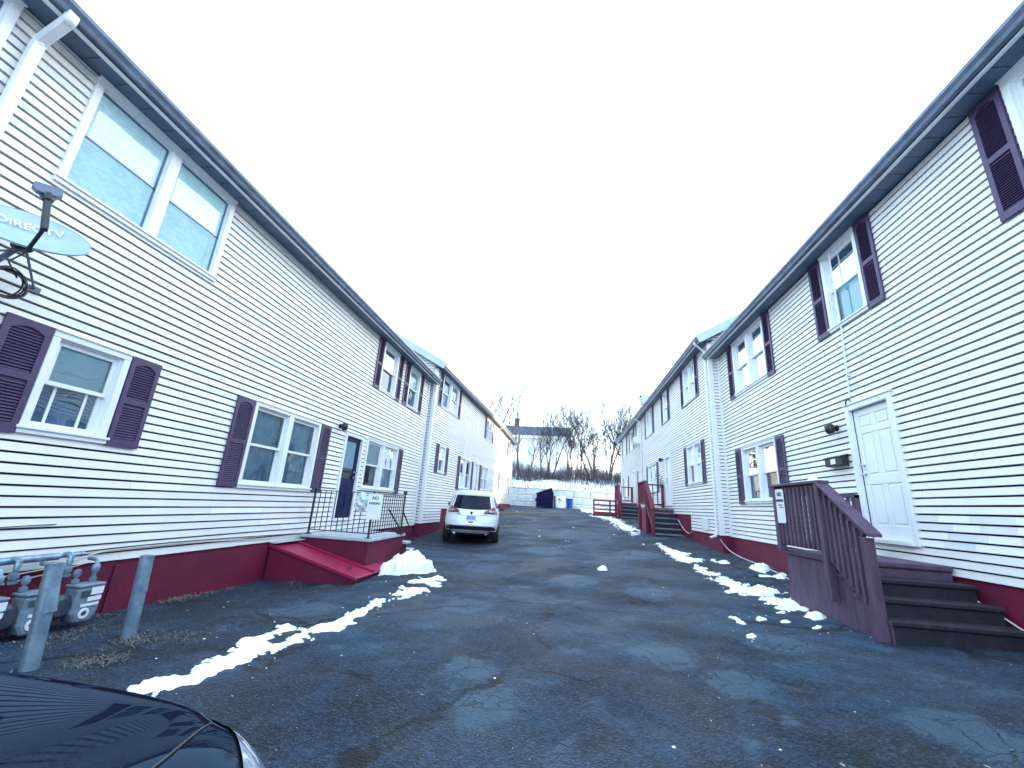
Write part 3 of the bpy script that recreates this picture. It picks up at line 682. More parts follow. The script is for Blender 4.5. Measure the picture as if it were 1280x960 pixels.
for k, (a, b) in enumerate(((6.95, 7.07), (6.93, 7.05))): W_.box(mb, a, b, .225 - k * .035, .238 - k * .035, .004, .007)
mb.build('lettering', SIGNB, sg)

# porch lamp, mailbox, conduit, snow lump on the rail
def porch_lamp(W, u, z, label):
    t = thing('porch_lamp', label, 'lamp', W.P(u, z - .1, 0))
    mb = MB(); mb.lathe(W.P(u, z, .015), [(.055, 0), (.055, .015), (.03, .03), (.001, .032)], 12, axis=W.n); mb.tube([W.P(u, z, .03), W.P(u, z + .04, .08), W.P(u, z + .05, .12)], .012); mb.build('wall_bracket', BLACK, t, smooth=40)
    mb = MB(); mb.lathe(W.P(u, z - .1, .13), [(.045, 0), (.07, .03), (.08, .12), (.06, .15), (.02, .175), (.001, .18)], 12); mb.build('lamp_shade', BLACK, t, smooth=40)
    mb = MB(); mb.lathe(W.P(u, z - .12, .13), [(.001, 0), (.03, .01), (.04, .04), (.035, .07)], 10); mb.build('bulb_glass', LAMPC, t, smooth=60)
porch_lamp(WR, 7.75, 1.60, 'small black porch lamp on white siding left of the white door')
mbx = thing('mailbox', 'black wall mailbox with pale flyer beside the white door', 'mailbox', WR.P(7.80, .95, .02))
mb = MB(); WR.box(mb, 7.56, 8.04, .95, 1.10, .02, .13); mb.build('box', BLACK, mbx, bevel=.012)
mb = MB(); mb.hexa([WR.P(u, z, d) for u, z, d in ((7.55, 1.105, .018), (8.05, 1.105, .018), (8.05, 1.14, .018), (7.55, 1.14, .018), (7.55, 1.08, .15), (8.05, 1.08, .15), (8.05, 1.10, .15), (7.55, 1.10, .15))]); mb.build('lid', BLACK, mbx, bevel=.006)
mb = MB(); WR.box(mb, 7.73, 7.86, .98, 1.07, .131, .137); mb.build('flyer', WHITE, mbx)
cw = MB(); cw.tube([WR.P(7.2, 4.75, .03), WR.P(7.2, 3.2, .03), WR.P(7.28, 2.02, .03)], .012, 6)
for z in (2.4, 2.9, 3.3, 4.0): cw.box(*sum([[c - .02, c + .02] for c in WR.P(7.22, z, .03)], []))
tag(cw.build('conduit', TRIM, origin=WR.P(7.2, 2.0, .03)), 'thin white conduit running down the siding above the porch lamp', 'conduit')
cl = MB(); cl.tube([WR.P(7.3, 1.99, .02), WR.P(7.33, 2.0, .05), WR.P(7.36, 1.95, .06), WR.P(7.36, 1.9, .04)], .014, 6)
tag(cl.build('cable_clip', BLACK, origin=WR.P(7.33, 1.95, .02)), 'black looped cable end above the white door frame', 'cable')

def hose(name, label, cat, pts, r, m):
    mb = MB(); P = [Vector(p) for p in pts]; out = []
    for i in range(len(P) - 1):      # Catmull-Rom
        p0, p1, p2, p3 = P[max(i - 1, 0)], P[i], P[i + 1], P[min(i + 2, len(P) - 1)]
        for k in range(5):
            t = k / 5; out.append(.5 * ((2 * p1) + (p2 - p0) * t + (2 * p0 - 5 * p1 + 4 * p2 - p3) * t * t + (3 * p1 - p0 - 3 * p2 + p3) * t ** 3))
    out.append(P[-1]); mb.tube(out, r, 6)
    return tag(mb.build(name, m, smooth=60, origin=P[0]), label, cat)
gz = lambda x, y, o=.012: (x, y, ground(x, y) + o)
hose('hose', 'thin cream hose curving from the corner downspout over the asphalt', 'hose',
     [(4.33, 13.0, -.6), (4.5, 12.9, -.85), gz(4.55, 12.2), gz(4.52, 11.2), gz(4.45, 10.2), gz(4.3, 9.2), gz(4.15, 8.3), gz(4.2, 7.35)], .013, HOSE)
hose('cable', 'pale cable slanting down the maroon foundation right of the dark steps', 'cable',
     [(4.61, 6.45, -.44), (4.62, 6.1, -.6), (4.62, 5.6, -.80), (4.61, 5.1, -.98), (4.6, 4.5, -1.02), (4.6, 3.2, -1.03)], .010, HOSE)
hose('cable', 'thin cable hanging on the maroon foundation near the far right steps', 'cable',
     [(4.36, 17.6, -.2), (4.36, 16.8, -.52), (4.36, 16.2, -.62), (4.36, 15.9, -.56)], .014, HOSE)

# ---------------------------------------------------------------- far right stairs
SLABG = mat('worn_tread', (.17, .2, .25), .7, (.09, .11, .14), 6, 6, .4, .7, .2, 30)
def red_stairs(y0, label, rlabel, zland, x0=3.3, x1=4.36, nstep=5, ly=1.7, mat_s=STEPG, back_wall=False):
    yb = y0 + ly; run = .27; zg = ground(x0, y0 - run * nstep)
    t = thing('stairs', label, 'steps', (x0 + .5, y0, zg))
    mb = MB(); mb.box(x0 + .05, x1, y0, yb, zland - .09, zland); mb.build('landing', SLABG, t, bevel=.01)
    mb = MB(); mb.box(x0 + .06, x1, y0 + .02, yb - .02, zg - .3, zland - .091); mb.build('skirt', WOODR, t)
    for k in range(nstep):
        zt = zland - (zland - zg) * (k + 1) / (nstep + .6); ya = y0 - run * k
        mb = MB(); mb.box(x0 + .07, x1, ya - run - .035, ya - .002, zt - .05, zt); sp = mb.build('step', SLABG, t, bevel=.012)
        mb = MB(); mb.box(x0 + .08, x1, ya - run, ya - run + .02, zt - (zland - zg) / nstep, zt - .051); mb.build('riser', STEP, sp)
    r = thing('stair_railing', rlabel, 'railing', (x0, y0, zland))
    yp = y0 - run * nstep + .05
    for x, y, z0, z1 in ((x0, y0, zg - .1, zland + 1.02), (x0, yb - .05, zg - .1, zland + 1.0), (x0, yp, zg - .1, zg + .95), (x1 - .05, yb - .05, zland, zland + 1.0)):
        mb = MB(); post(mb, x, y, z0, z1, .1); mb.build('post', WOODR, r, bevel=.006)
    mb = MB(); mb.box(x0 - .07, x0 + .07, y0 - .06, yb, zland + 1.0, zland + 1.045); mb.box(x0 + .071, x1, yb - .11, yb, zland + .96, zland + 1.02); mb.box(x0 + .06, x1, yb - .075, yb - .025, zland + .1, zland + .17); mb.box(x0 - .03, x0 + .03, y0 + .05, yb - .1, zland + .1, zland + .17)
    mb.bar((x0, y0 - .04, zland + 1.0), (x0, yp - .1, zg + .97), .14, .045); mb.bar((x0, y0, zland + .1), (x0, yp, zg + .2), .05, .1)
    mb.bar((x0, y0, zland + .9), (x0, yp, zg + .85), .05, .09); mb.build('handrail', WOODR, r, bevel=.005)
    k = y0 + .16
    while k < yb - .1:
        mb = MB(); mb.box(x0 - .018, x0 + .018, k - .018, k + .018, zland + .17, zland + 1.0); mb.build('baluster', WOODR, r); k += .17
    k = x0 + .2
    while k < x1 - .1:
        mb = MB(); mb.box(k - .02, k + .02, yb - .07, yb - .03, zland + .17, zland + .96); mb.build('baluster', WOODR, r); k += .2
    for i in range(7):
        f = (i + .6) / 7.2; y = y0 + (yp - y0) * f; mb = MB()
        mb.box(x0 - .018, x0 + .018, y - .018, y + .018, zland + .13 + (zg + .2 - zland - .1) * f, zland + .92 + (zg + .85 - zland - .9) * f); mb.build('baluster', WOODR, r)
    return t
red_stairs(18.25, 'grey steps climbing to the white door of the middle right house', 'oxblood wooden stair railing nearest the camera on the far right', .22)
red_stairs(27.0, 'small grey steps before the farthest right house', 'small oxblood railing behind the nearer oxblood one', .50, x0=3.25, nstep=4)
ff = thing('rail_fence', 'low oxblood three-rail fence with solid skirt beside the farthest steps', 'fence', (2.4, 27.2, ground(2.4, 27.2)))
zf = ground(2.4, 27.2)
for x in (1.78, 2.75): mb = MB(); post(mb, x, 27.2, zf - .1, zf + 1.0, .09); mb.build('post', WOODR, ff)
for z, hgt in ((.95, .09), (.68, .09), (.42, .09)): mb = MB(); mb.box(1.72, 3.2, 27.14, 27.18, zf + z - hgt / 2, zf + z + hgt / 2); mb.build('rail', WOODR, ff)
mb = MB(); mb.box(1.76, 3.2, 27.15, 27.19, zf + .02, zf + .29); mb.build('skirt', WOODR, ff)

# wreath of greenery and lamp by middle right door: dark pendant shape seen left of the door
porch_lamp(WR2, 19.85 - 13.05, 2.35, 'tiny dark lamp above the oxblood railing of the middle right house')
tb = MB(); 
for k in range(60):
    rr = random.Random(k); p = WR2.P(19.95 - 13.05 + rr.gauss(0, .09), 1.25 + rr.gauss(0, .14), .12 + rr.uniform(-.06, .06)); q = Vector((rr.uniform(-1, 1), rr.uniform(-1, 1), rr.uniform(-1, 1))) * .06
    tb.add([p, p + q, p + q.orthogonal() * .7], [(0, 1, 2)])
tb.tube([WR2.P(6.9, 1.6, .02), WR2.P(6.9, 1.5, .13), WR2.P(6.9, 1.3, .12)], .008, 5)
tag(tb.build('hanging_plant', BLACK, origin=WR2.P(6.9, 1.2, .05)), 'dark dried hanging plant beside the middle right door', 'plant')
ac = thing('air_conditioner', 'white window air conditioner low in an upper window of the farthest right house', 'air conditioner', WR3.P(1.1, 3.98, .2))
mb = MB(); WR3.box(mb, .82, 1.38, 3.98, 4.36, -.05, .34); mb.build('casing', WHITE, ac, bevel=.015)
mb = MB()
for k in range(7): WR3.box(mb, .88, 1.32, 4.03 + k * .043, 4.05 + k * .043, .341, .348)
mb.build('grille', SILV, ac)

def sat_dish(name, label, c, nrm, roll_up, a, b, mast, m=DISH, roll=0, detail=True):
    t = thing(name, label, 'satellite dish', mast)
    nrm = Vector(nrm).normalized(); up = Vector(roll_up); uy = (up - nrm * up.dot(nrm)).normalized(); ux = uy.cross(nrm); uy, ux = uy * math.cos(roll) - ux * math.sin(roll), ux * math.cos(roll) + uy * math.sin(roll); c = Vector(c)
    def Pt(r, th, d=0): return c + ux * (a * r * math.cos(th)) + uy * (b * r * math.sin(th)) + nrm * (.085 * r * r - .085 + d)
    mb = MB(); N = 40; R = 8
    for d, s in ((0, 1), (-.012, 1)): mb.grid([[Pt(r / R, 2 * math.pi * k / N, d) for k in range(N + 1)] for r in range(R + 1)])
    mb.grid([[Pt(1.0, 2 * math.pi * k / N, d) for k in range(N + 1)] for d in (-.012, .006)]); 
    mb.build('reflector', m, t, smooth=50)
    base = Vector(mast); back = c - nrm * .17
    mb = MB(); mb.box(*sum([[q - .06, q + .06] for q in back], [])); mb.build('back_bracket', BLACK, t, bevel=.02)
    mb = MB(); lower = Pt(1.02, -math.pi / 2, 0); knee = back - uy * .22
    mb.tube([back, knee * .6 + base * .4 + Vector((0, 0, -.03)), base], .025, 8); mb.build('mast', LNB, t, smooth=40)
    if detail:
        return t, Pt, ux, uy, nrm
    tip = c + nrm * b * 1.1 - uy * b * .5
    mb = MB(); mb.tube([lower, tip], .015, 6); mb.ball(tip, .05); mb.build('feed_arm', BLACK, t)
    return t

# dish on left wall
dc = Vector((-4.78, 2.62, 2.08)); base = Vector((-5.22, 2.42, 1.56))
tocam = (Vector((0, 0, 0)) - dc); hz = Vector((tocam.x, tocam.y, 0)).normalized()
nrm = hz * math.cos(rad(38)) + Vector((0, 0, math.sin(rad(38))))
t, Pt, ux, uy, nn = sat_dish('satellite_dish', 'pale grey lettered satellite dish on the left house wall', dc, nrm, (0, 0, 1), .40, .28, base, roll=rad(11))
tx = text('DIRECTV', .105, LETTER, t, dc + uy * .115 + ux * .02, ux, uy, ext=.002, bold=.001)
for v in tx.data.vertices:                      # press the lettering onto the curved bowl
    q = v.co + ORG[t] - dc; x_, y_, z_ = q.dot(ux), q.dot(uy), q.dot(nn)
    v.co = dc + ux * x_ + uy * y_ + nn * (z_ + .085 * ((x_ / .40) ** 2 + (y_ / .28) ** 2) - .085 + .020) - ORG[t]
lnb = dc + Vector(nn) * .30 - uy * .02 + hz * .12
lnb = dc + uy * .10 + nn * .36 + ux * .03
low = dc - uy * .30 + nn * .24 + ux * .01
mb = MB(); mb.tube([dc - uy * .285 - nn * .02 - ux * .02, low], .016, 8); mb.build('feed_arm', BLACK, t, smooth=40)
mb = MB(); mb.bar(low - (lnb - low) * .05, lnb - (lnb - low) * .12, .045, .045, up=nn); mb.lathe(lnb - (lnb - low) * .25, [(.034, 0), (.05, .05), (.055, .055), (.055, .065), (.001, .066)], 10, axis=(lnb - low)); mb.build('feed_support', BLACK, t, bevel=.006)
mb = MB(); vs = []
sh = [(-.085, -.03), (-.05, -.065), (.065, -.065), (.10, -.02), (.085, .045), (-.085, .055)]
up_l = (lnb - low).normalized(); fw = hz; sx = up_l.cross(fw).normalized() * -1
for q in (-.03, .05): vs += [lnb + up_l * .02 + sx * a_ + up_l * b_ + fw * q for a_, b_ in sh]
k = len(sh); mb.add(vs, [tuple(range(k))[::-1], tuple(range(k, 2 * k))] + [(i, (i + 1) % k, k + (i + 1) % k, k + i) for i in range(k)]); mb.build('receiver_head', LNB, t, bevel=.006)
mb = MB()
for e in ((-5.235, 3.07, 1.74), (-5.235, 2.1, 1.5)): mb.tube([dc - uy * .15 - nn * .12, e], .010, 6); mb.box(e[0] - .015, e[0] + .012, e[1] - .045, e[1] + .045, e[2] - .03, e[2] + .03)
mb.build('stay', LNB, t)
mb = MB(); mb.box(-5.24, -5.20, 2.32, 2.52, 1.46, 1.66); mb.build('foot_plate', LNB, t, bevel=.006)
cb = MB()
for k in range(4):
    r0 = .115 + .008 * k; cb.tube([Vector((-5.12 + .012 * k + .02 * math.sin(a_ * 2 + k), 2.80 + r0 * math.cos(a_), 1.66 + r0 * math.sin(a_) * 1.05)) for a_ in np.linspace(0, 2 * math.pi, 25)], .008, 6, cap=False)
cb.tube([dc - uy * .2 - nn * .1, (-5.1, 2.75, 1.85), (-5.12, 2.86, 1.74)], .007, 6)
tag(cb.build('cable_coil', BLACK, smooth=60, origin=(-5.15, 2.80, 1.54)), 'coil of black cable hanging under the satellite dish', 'cable')
sat_dish('satellite_dish', 'tiny satellite dish standing on the roof edge of the middle right house', (4.15, 23.0, 6.05), (-.5, -.75, .5), (0, 0, 1), .36, .3, (4.35, 23.15, 5.72), detail=False)

# ---------------------------------------------------------------- left wall services
pp = thing('gas_pipe', 'grey gas supply pipe running along the bottom of the left siding', 'pipe', (-5.12, 3.3, -.8))
mb = MB(); mb.tube([(-5.14, 1.2, -.80), (-5.14, 4.0, -.80)], .036, 10); mb.tube([(-5.14, 4.0, -.80), (-5.14, 4.22, -.795)], .022, 8); mb.lathe((-5.14, 4.2, -.795), [(.028, 0), (.03, .03), (.001, .045)], 8, axis=(0, 1, 0)); mb.build('main_pipe', STEEL, pp, smooth=40)
MX = [(-4.98, 4.235), (-4.98, 3.80), (-4.98, 3.42)]
lb = ['grey gas meter nearest the maroon panel seam, right of both bollards', 'grey gas meter half hidden behind the front bollard', 'grey gas meter at the left frame edge with white data plates']
for i, ((x, y), l) in enumerate(zip(MX, lb)):
    y -= .02; zt = -1.10
    mb = MB(); mb.tube([(-5.14, y - .16, -.79), (-5.09, y - .16, -.78), (-5.05, y - .16, -.80), (-5.05, y - .16, -.87)], .026, 8); mb.tube([(-5.05, y - .16, -.87), (-5.05, y - .16, -1.0)], .02, 8)
    mb.lathe((-5.05, y - .16, -.95), [(.036, 0), (.036, .035)], 8); mb.lathe((-5.05, y - .16, -.99), [(.042, 0), (.042, .02)], 6); mb.lathe((-5.08, y - .16, -.925), [(.03, 0), (.036, .05), (.001, .055)], 8, axis=(1, -.4, 0))
    mb.build('riser', STEEL, pp, smooth=40)
    g = thing('gas_meter', l, 'gas meter', (x, y, -1.46), 'gas meters along the left foundation')
    mb = MB(); c8 = [(-.125, .0), (-.125, -.24), (-.075, -.335), (.075, -.335), (.125, -.24), (.125, .0)]
    vs = [Vector((x + d, y + a_, zt + b_)) for d in (-.07, .105) for a_, b_ in c8]; k = 6
    mb.add(vs, [tuple(range(k)), tuple(range(k, 2 * k))[::-1]] + [(j, (j + 1) % k, k + (j + 1) % k, k + j) for j in range(k)]); mb.build('case', METER, g, bevel=.02)
    mb = MB(); mb.box(x - .075, x + .11, y - .13, y + .13, zt + .002, zt + .03); mb.build('top_flange', METER, g, bevel=.008)
    mb = MB(); mb.lathe((x - .02, y - .20, zt - .16), [(.001, -.09), (.09, -.085), (.115, -.04), (.115, .05), (.08, .085), (.001, .09)], 14, axis=(1, 0, 0)); mb.build('regulator', METD, g, smooth=40)
    mb = MB(); mb.box(x + .106, x + .113, y - .005, y + .115, zt - .075, zt - .005); mb.box(x + .106, x + .113, y - .02, y + .11, zt - .135, zt - .095); mb.box(x + .106, x + .112, y - .07, y + .1, zt - .18, zt - .155); mb.build('data_plate', WHITE, g)
    mb = MB(); mb.lathe((x + .106, y - .02, zt - .245), [(.05, 0), (.05, .008), (.034, .010), (.034, .004), (.001, .004)], 16, axis=(1, 0, 0)); mb.build('dial_ring', WHITE, g, smooth=40)
    mb = MB(); mb.lathe((x + .111, y - .02, zt - .245), [(.022, 0), (.022, .006), (.001, .008)], 10, axis=(1, 0, 0)); mb.box(x + .106, x + .111, y - .09, y + .04, zt - .09, zt - .03); mb.build('dial', METD, g)
    mb = MB(); mb.tube([(x - .03, y - .085, zt + .03), (x - .03, y - .085, zt + .17)], .018, 8); mb.lathe((x - .03, y - .085, zt + .04), [(.034, 0), (.034, .03)], 8); mb.lathe((x - .03, y - .085, zt + .10), [(.03, 0), (.036, .02), (.03, .06)], 8)
    mb.tube([(x - .03, y + .085, zt + .03), (x - .03, y + .085, zt + .21), (x - .05, y + .085, zt + .245), (x - .15, y + .085, zt + .25)], .019, 8); mb.lathe((x - .03, y + .085, zt + .04), [(.034, 0), (.034, .03)], 8); mb.lathe((x - .03, y + .085, zt + .12), [(.028, 0), (.037, .02), (.037, .06), (.028, .08)], 8)
    mb.build('pipe_union', STEEL, g, smooth=40)
for l, y0, pts in (('pale wire sagging across the maroon foundation behind the gas meters', 0, [(-5.22, 2.4, -.9), (-5.2, 3.2, -.96), (-5.21, 3.9, -.93), (-5.2, 4.2, -.88), (-5.21, 4.6, -.80), (-5.22, 6.0, -.81), (-5.22, 7.6, -.86), (-5.22, 9.0, -.87)]),
                   ('lower pale wire between the gas meters and their pipe', 0, [(-5.24, 2.6, -1.09), (-5.2, 3.4, -1.04), (-5.2, 4.0, -.97), (-5.21, 4.4, -.9)])):
    hose('wire', l, 'wire', pts, .007, HOSE)
hose('wire', 'thin dark wire drooping along the lowest course of the left siding', 'wire', [(-5.21, 2.0, -.49), (-5.21, 3.2, -.505), (-5.222, 3.75, -.495), (-5.226, 3.95, -.492)], .0045, BLACK)
hose('wire', 'dark wire stapled just above the maroon foundation beyond the gas meters', 'wire', [(-5.21, 4.2, -.79), (-5.215, 5.2, -.775), (-5.215, 6.6, -.79), (-5.22, 7.9, -.815), (-5.22, 9.2, -.84)], .008, BLACK)
for (x, y, h_, lx, ly, l) in ((-4.08, 3.24, .76, -.06, -.02, 'leaning galvanised steel bollard in front of the gas meters'), (-4.16, 4.08, .74, -.03, -.01, 'shorter upright steel bollard standing right of the gas meters')):
    z = ground(x, y); mb = MB()
    mb.tube([(x, y, z - .1), (x + lx * .5, y + ly * .5, z + h_ * .5), (x + lx, y + ly, z + h_)], .058, 14, cap=False)
    mb.tube([(x, y, z + .4), (x + lx, y + ly, z + h_)], .048, 14, cap=False); mb.tube([(x + lx * .9, y + ly * .9, z + h_ - .07), (x + lx * .92, y + ly * .92, z + h_ - .065)], .05, 14)
    mb.lathe((x + lx, y + ly, z + h_ - .004), [(.058, 0), (.062, .004), (.048, .008), (.048, -.01)], 14)
    tag(mb.build('bollard', STEEL, smooth=40, origin=(x, y, z)), l, 'bollard', 'steel bollards guarding the gas meters')
pb = MB(); WL.box(pb, 4.72, 7.4, -1.7, -.98, -.0105, .006); pb.build('foundation_panel', RED, HL['root'])

# bulkhead hatch
bk = thing('cellar_hatch', 'sloping maroon steel cellar hatch against the left foundation', 'cellar hatch', (-4.4, 8.1, -1.5))
xa, xb, ya, yb, zh, zl = -5.24, -3.58, 7.42, 8.86, -.97, -1.38
mb = MB()
for y in (ya, yb - .05): mb.add([(xa, y, zh - .04), (xb, y, zl - .03), (xb, y, -1.75), (xa, y, -1.75), (xa, y + .05, zh - .04), (xb, y + .05, zl - .03), (xb, y + .05, -1.75), (xa, y + .05, -1.75)], [(0, 1, 2, 3), (4, 7, 6, 5), (0, 4, 5, 1), (1, 5, 6, 2), (2, 6, 7, 3), (3, 7, 4, 0)])
mb.box(xb - .05, xb, ya + .05, yb - .05, -1.75, zl - .03); mb.build('side_frame', RED, bk, bevel=.006)
def slope(mb, y0, y1, t0, t1, xo=.05, x_in=0):
    zz = lambda x, t: zh + (zl - zh) * (x - xa) / (xb - xa) + t
    a, b = xa + x_in, xb + xo
    mb.hexa([Vector(p) for p in ((a, y0, zz(a, t0)), (a, y1, zz(a, t0)), (a, y1, zz(a, t1)), (a, y0, zz(a, t1)), (b, y0, zz(b, t0)), (b, y1, zz(b, t0)), (b, y1, zz(b, t1)), (b, y0, zz(b, t1)))])
ym = (ya + yb) / 2
for y0, y1 in ((ya - .03, ym - .012), (ym + .012, yb + .03)):
    mb = MB(); slope(mb, y0, y1, -.035, 0); slope(mb, y0, y0 + .03, .001, .022, .052); slope(mb, y1 - .03, y1, .001, .022, .052)
    lf = mb.build('door_leaf', REDM, bk, bevel=.006)
    mb = MB(); xm = xb - .25; zz = zh + (zl - zh) * (xm - xa) / (xb - xa); mb.tube([(xm, y0 + .3, zz), (xm, y0 + .3, zz + .05), (xm, y0 + .42, zz + .05), (xm, y0 + .42, zz)], .009, 6); mb.build('handle', IRON, lf)
mb = MB(); slope(mb, ym - .04, ym + .04, .0225, .034, .055); mb.build('centre_strip', REDM, bk)
mb = MB(); mb.box(xa, xa + .12, ya - .03, yb + .03, zh + .03, zh + .045); mb.build('flashing', SLAB, bk)

# left stoop
ls = thing('stoop', 'maroon stoop with pale concrete slab under the navy door', 'steps', (-4.5, 9.2, -1.4))
sx, sy0, sy1, sz = -3.80, 8.95 - .02, 10.15, -.83
sy0 = 8.28
mb = MB(); mb.box(-5.24, sx, sy0 + .02, sy1, -1.8, sz - .06); mb.build('base', RED, ls)
mb = MB(); mb.box(-5.24, sx + .04, sy0 - .02, sy1 + .03, sz - .059, sz); mb.build('slab', SLAB, ls, bevel=.01)
for k in range(2):
    mb = MB(); mb.box(-5.2, sx, sy1 + .31 * k + .031, sy1 + .31 * (k + 1), -1.8, sz - .19 * (k + 1) - .06); sp = mb.build('step', RED, ls, bevel=.01)
    mb = MB(); mb.box(-5.2, sx + .09, sy1 + .31 * k + .031, sy1 + .31 * (k + 1) + .02, sz - .19 * (k + 1) - .059, sz - .19 * (k + 1)); mb.build('tread', SLAB, sp, bevel=.01)
lr = thing('iron_railing', 'black iron railing with thin balusters on the left stoop', 'railing', (-4.4, 8.4, sz))
P3 = [(-5.12, sy0 + .06), (sx - .04, sy0 + .06), (sx - .04, sy1 - .1)]
for (x, y) in P3:
    mb = MB(); mb.box(x - .016, x + .016, y - .016, y + .016, sz, sz + .90); mb.box(x - .05, x + .05, y - .05, y + .05, sz, sz + .012)
    if y > 9: mb.ball((x, y, sz + .93), .05)
    mb.build('post', IRON, lr)
for a, b in ((P3[0], P3[1]), (P3[1], P3[2])):
    mb = MB()
    for z in (.09, .86): mb.bar((*a, sz + z), (*b, sz + z), .028, .018)
    mb.build('rail', IRON, lr)
    L = (Vector(b) - Vector(a)).length; q = int(L / .115)
    for i in range(1, q):
        p = Vector(a) + (Vector(b) - Vector(a)) * i / q; mb = MB(); mb.box(p.x - .0065, p.x + .0065, p.y - .0065, p.y + .0065, sz + .09, sz + .86); mb.build('baluster', IRON, lr)
mb = MB(); mb.tube([(sx - .04, sy1 - .1, sz + .5), (sx + .03, sy1 + .35, sz + .06), (sx + .05, sy1 + .6, sz - .2)], .018, 8); mb.tube([(sx + .02, sy0 + .75, sz + .56), (sx + .03, sy1 - .25, sz + .05)], .018, 8); mb.box(sx - .05, sx + .08, sy1 - .33, sy1 - .2, sz, sz + .05); mb.build('brace', IRON, lr)
s2 = thing('parking_sign', 'white no parking sign hung on the corner of the black iron railing', 'sign', (sx, 8.5, sz + .5))
W2 = Wall(sx - .04 + .036, sy0 + .06, (.55, .835), (.835, -.55)); mb = MB(); plate(mb, W2, -.17, .17, sz + .36, sz + .86, 0, .004); mb.build('sign_plate', WHITE, s2)
for tx, szz, zz in (('NO', .09, .77), ('PARKING', .062, .67)): text(tx, szz, SIGNB, s2, W2.P(0, sz + zz, .006), W2.u, (0, 0, 1), bold=.001)
bg_ = MB(); rr = random.Random(5)
cx, cy, cz = sx - .26, sy0 + .0, sz + .72
bg_.grid([[Vector((cx + (.125 + .035 * math.sin(3 * a_ + 1.7 * i) + .02 * math.sin(7 * a_ - i)) * math.sin(math.pi * (i + .3) / 8.6) ** .7 * math.cos(a_), cy + (.07 + .03 * math.cos(4 * a_ + 2 * i) + .015 * math.sin(8 * a_ + i)) * math.sin(math.pi * (i + .3) / 8.6) ** .7 * math.sin(a_), cz - .24 + .40 * i / 8)) for a_ in np.linspace(0, 2 * math.pi, 33)] for i in range(9)])
tag(bg_.build('plastic_bag', mat('pale_film', (.66, .76, .80), .3, (.5, .62, .68), 14), smooth=25, origin=(cx, cy, cz - .26)), 'pale crumpled plastic bag tied to the black iron railing beside its sign', 'bag')
porch_lamp(WL, 9.02, 1.50, 'small dark porch lamp on the left siding above the navy door')

# ---------------------------------------------------------------- cars
class Body:
    """plan outlines stacked by height: (z, y_rear, y_front, half_width, exponent)"""
    def __init__(s, levels, org): s.L = levels; s.o = Vector(org)
    def at(s, z):
        L = s.L
        if z <= L[0][0]: return L[0][1:]
        for a, b in zip(L, L[1:]):
            if a[0] <= z <= b[0]:
                t = (z - a[0]) / (b[0] - a[0]); return tuple(p + (q - p) * t for p, q in zip(a[1:], b[1:]))
        return L[-1][1:]
    def rear(s, x, z, off=0):
        yr, yf, hw, n = s.at(z); f = min(abs(x) / hw, .9995); yc = (yr + yf) / 2; hl = (yf - yr) / 2
        return s.o + Vector((x, yc - hl * (1 - f ** n) ** (1 / n) - off, z))
    def front(s, x, z, off=0):
        yr, yf, hw, n = s.at(z); f = min(abs(x) / hw, .9995); yc = (yr + yf) / 2; hl = (yf - yr) / 2
        return s.o + Vector((x, yc + hl * (1 - f ** n) ** (1 / n) + off, z))
    def side(s, y, z, sg, off=0):
        yr, yf, hw, n = s.at(z); yc = (yr + yf) / 2; hl = (yf - yr) / 2; f = min(abs(y - yc) / hl, .9995)
        return s.o + Vector((sg * (hw * (1 - f ** n) ** (1 / n) + off), y, z))
    def mesh(s, mb, z0=-1, z1=99, N=64, sub=3, off=0):
        zs = []
        for a, b in zip(s.L, s.L[1:]): zs += [a[0] + (b[0] - a[0]) * k / sub for k in range(sub)]
        zs.append(s.L[-1][0]); zs = [z for z in zs if z0 - 1e-6 <= z <= z1 + 1e-6]; rows = []
        for z in zs:
            yr, yf, hw, n = s.at(z); yc = (yr + yf) / 2; hl = (yf - yr) / 2; row = []
            for k in range(N):
                a = 2 * math.pi * k / N; c, q = math.cos(a), math.sin(a)
                row.append(s.o + Vector(((hw + off) * math.copysign(abs(c) ** (2 / n), c), yc + (hl + off) * math.copysign(abs(q) ** (2 / n), q), z)))
            rows.append(row)
        o = len(mb.v); M = len(rows)
        mb.add([p for r in rows for p in r], [(i * N + k, i * N + (k + 1) % N, (i + 1) * N + (k + 1) % N, (i + 1) * N + k) for i in range(M - 1) for k in range(N)] + [tuple(range(N))[::-1], tuple((M - 1) * N + k for k in range(N))])
def wheel(root, c, r=.345, wd=.22):
    c = Vector(c); sg = 1 if c.x > ORG[root].x else -1
    mb = MB(); mb.lathe(c - Vector((wd / 2, 0, 0)), [(r * .6, 0), (r * .9, .0), (r, .03), (r, wd - .03), (r * .9, wd), (r * .6, wd)], 24, axis=(1, 0, 0)); wh = mb.build('wheel', TYRE, root, smooth=35)
    mb = MB(); x = c.x + sg * (wd / 2 - .03)
    for k in range(5):
        a = 2 * math.pi * k / 5; mb.bar((x, c.y, c.z), (x, c.y + r * .6 * math.cos(a), c.z + r * .6 * math.sin(a)), .05, .06, up=(1, 0, 0))
    mb.lathe((c.x - wd / 2 + .01, c.y, c.z), [(r * .62, 0), (r * .62, wd - .02), (r * .55, wd - .02), (r * .55, 0)], 20, axis=(1, 0, 0)); mb.build('rim', RIM, wh)

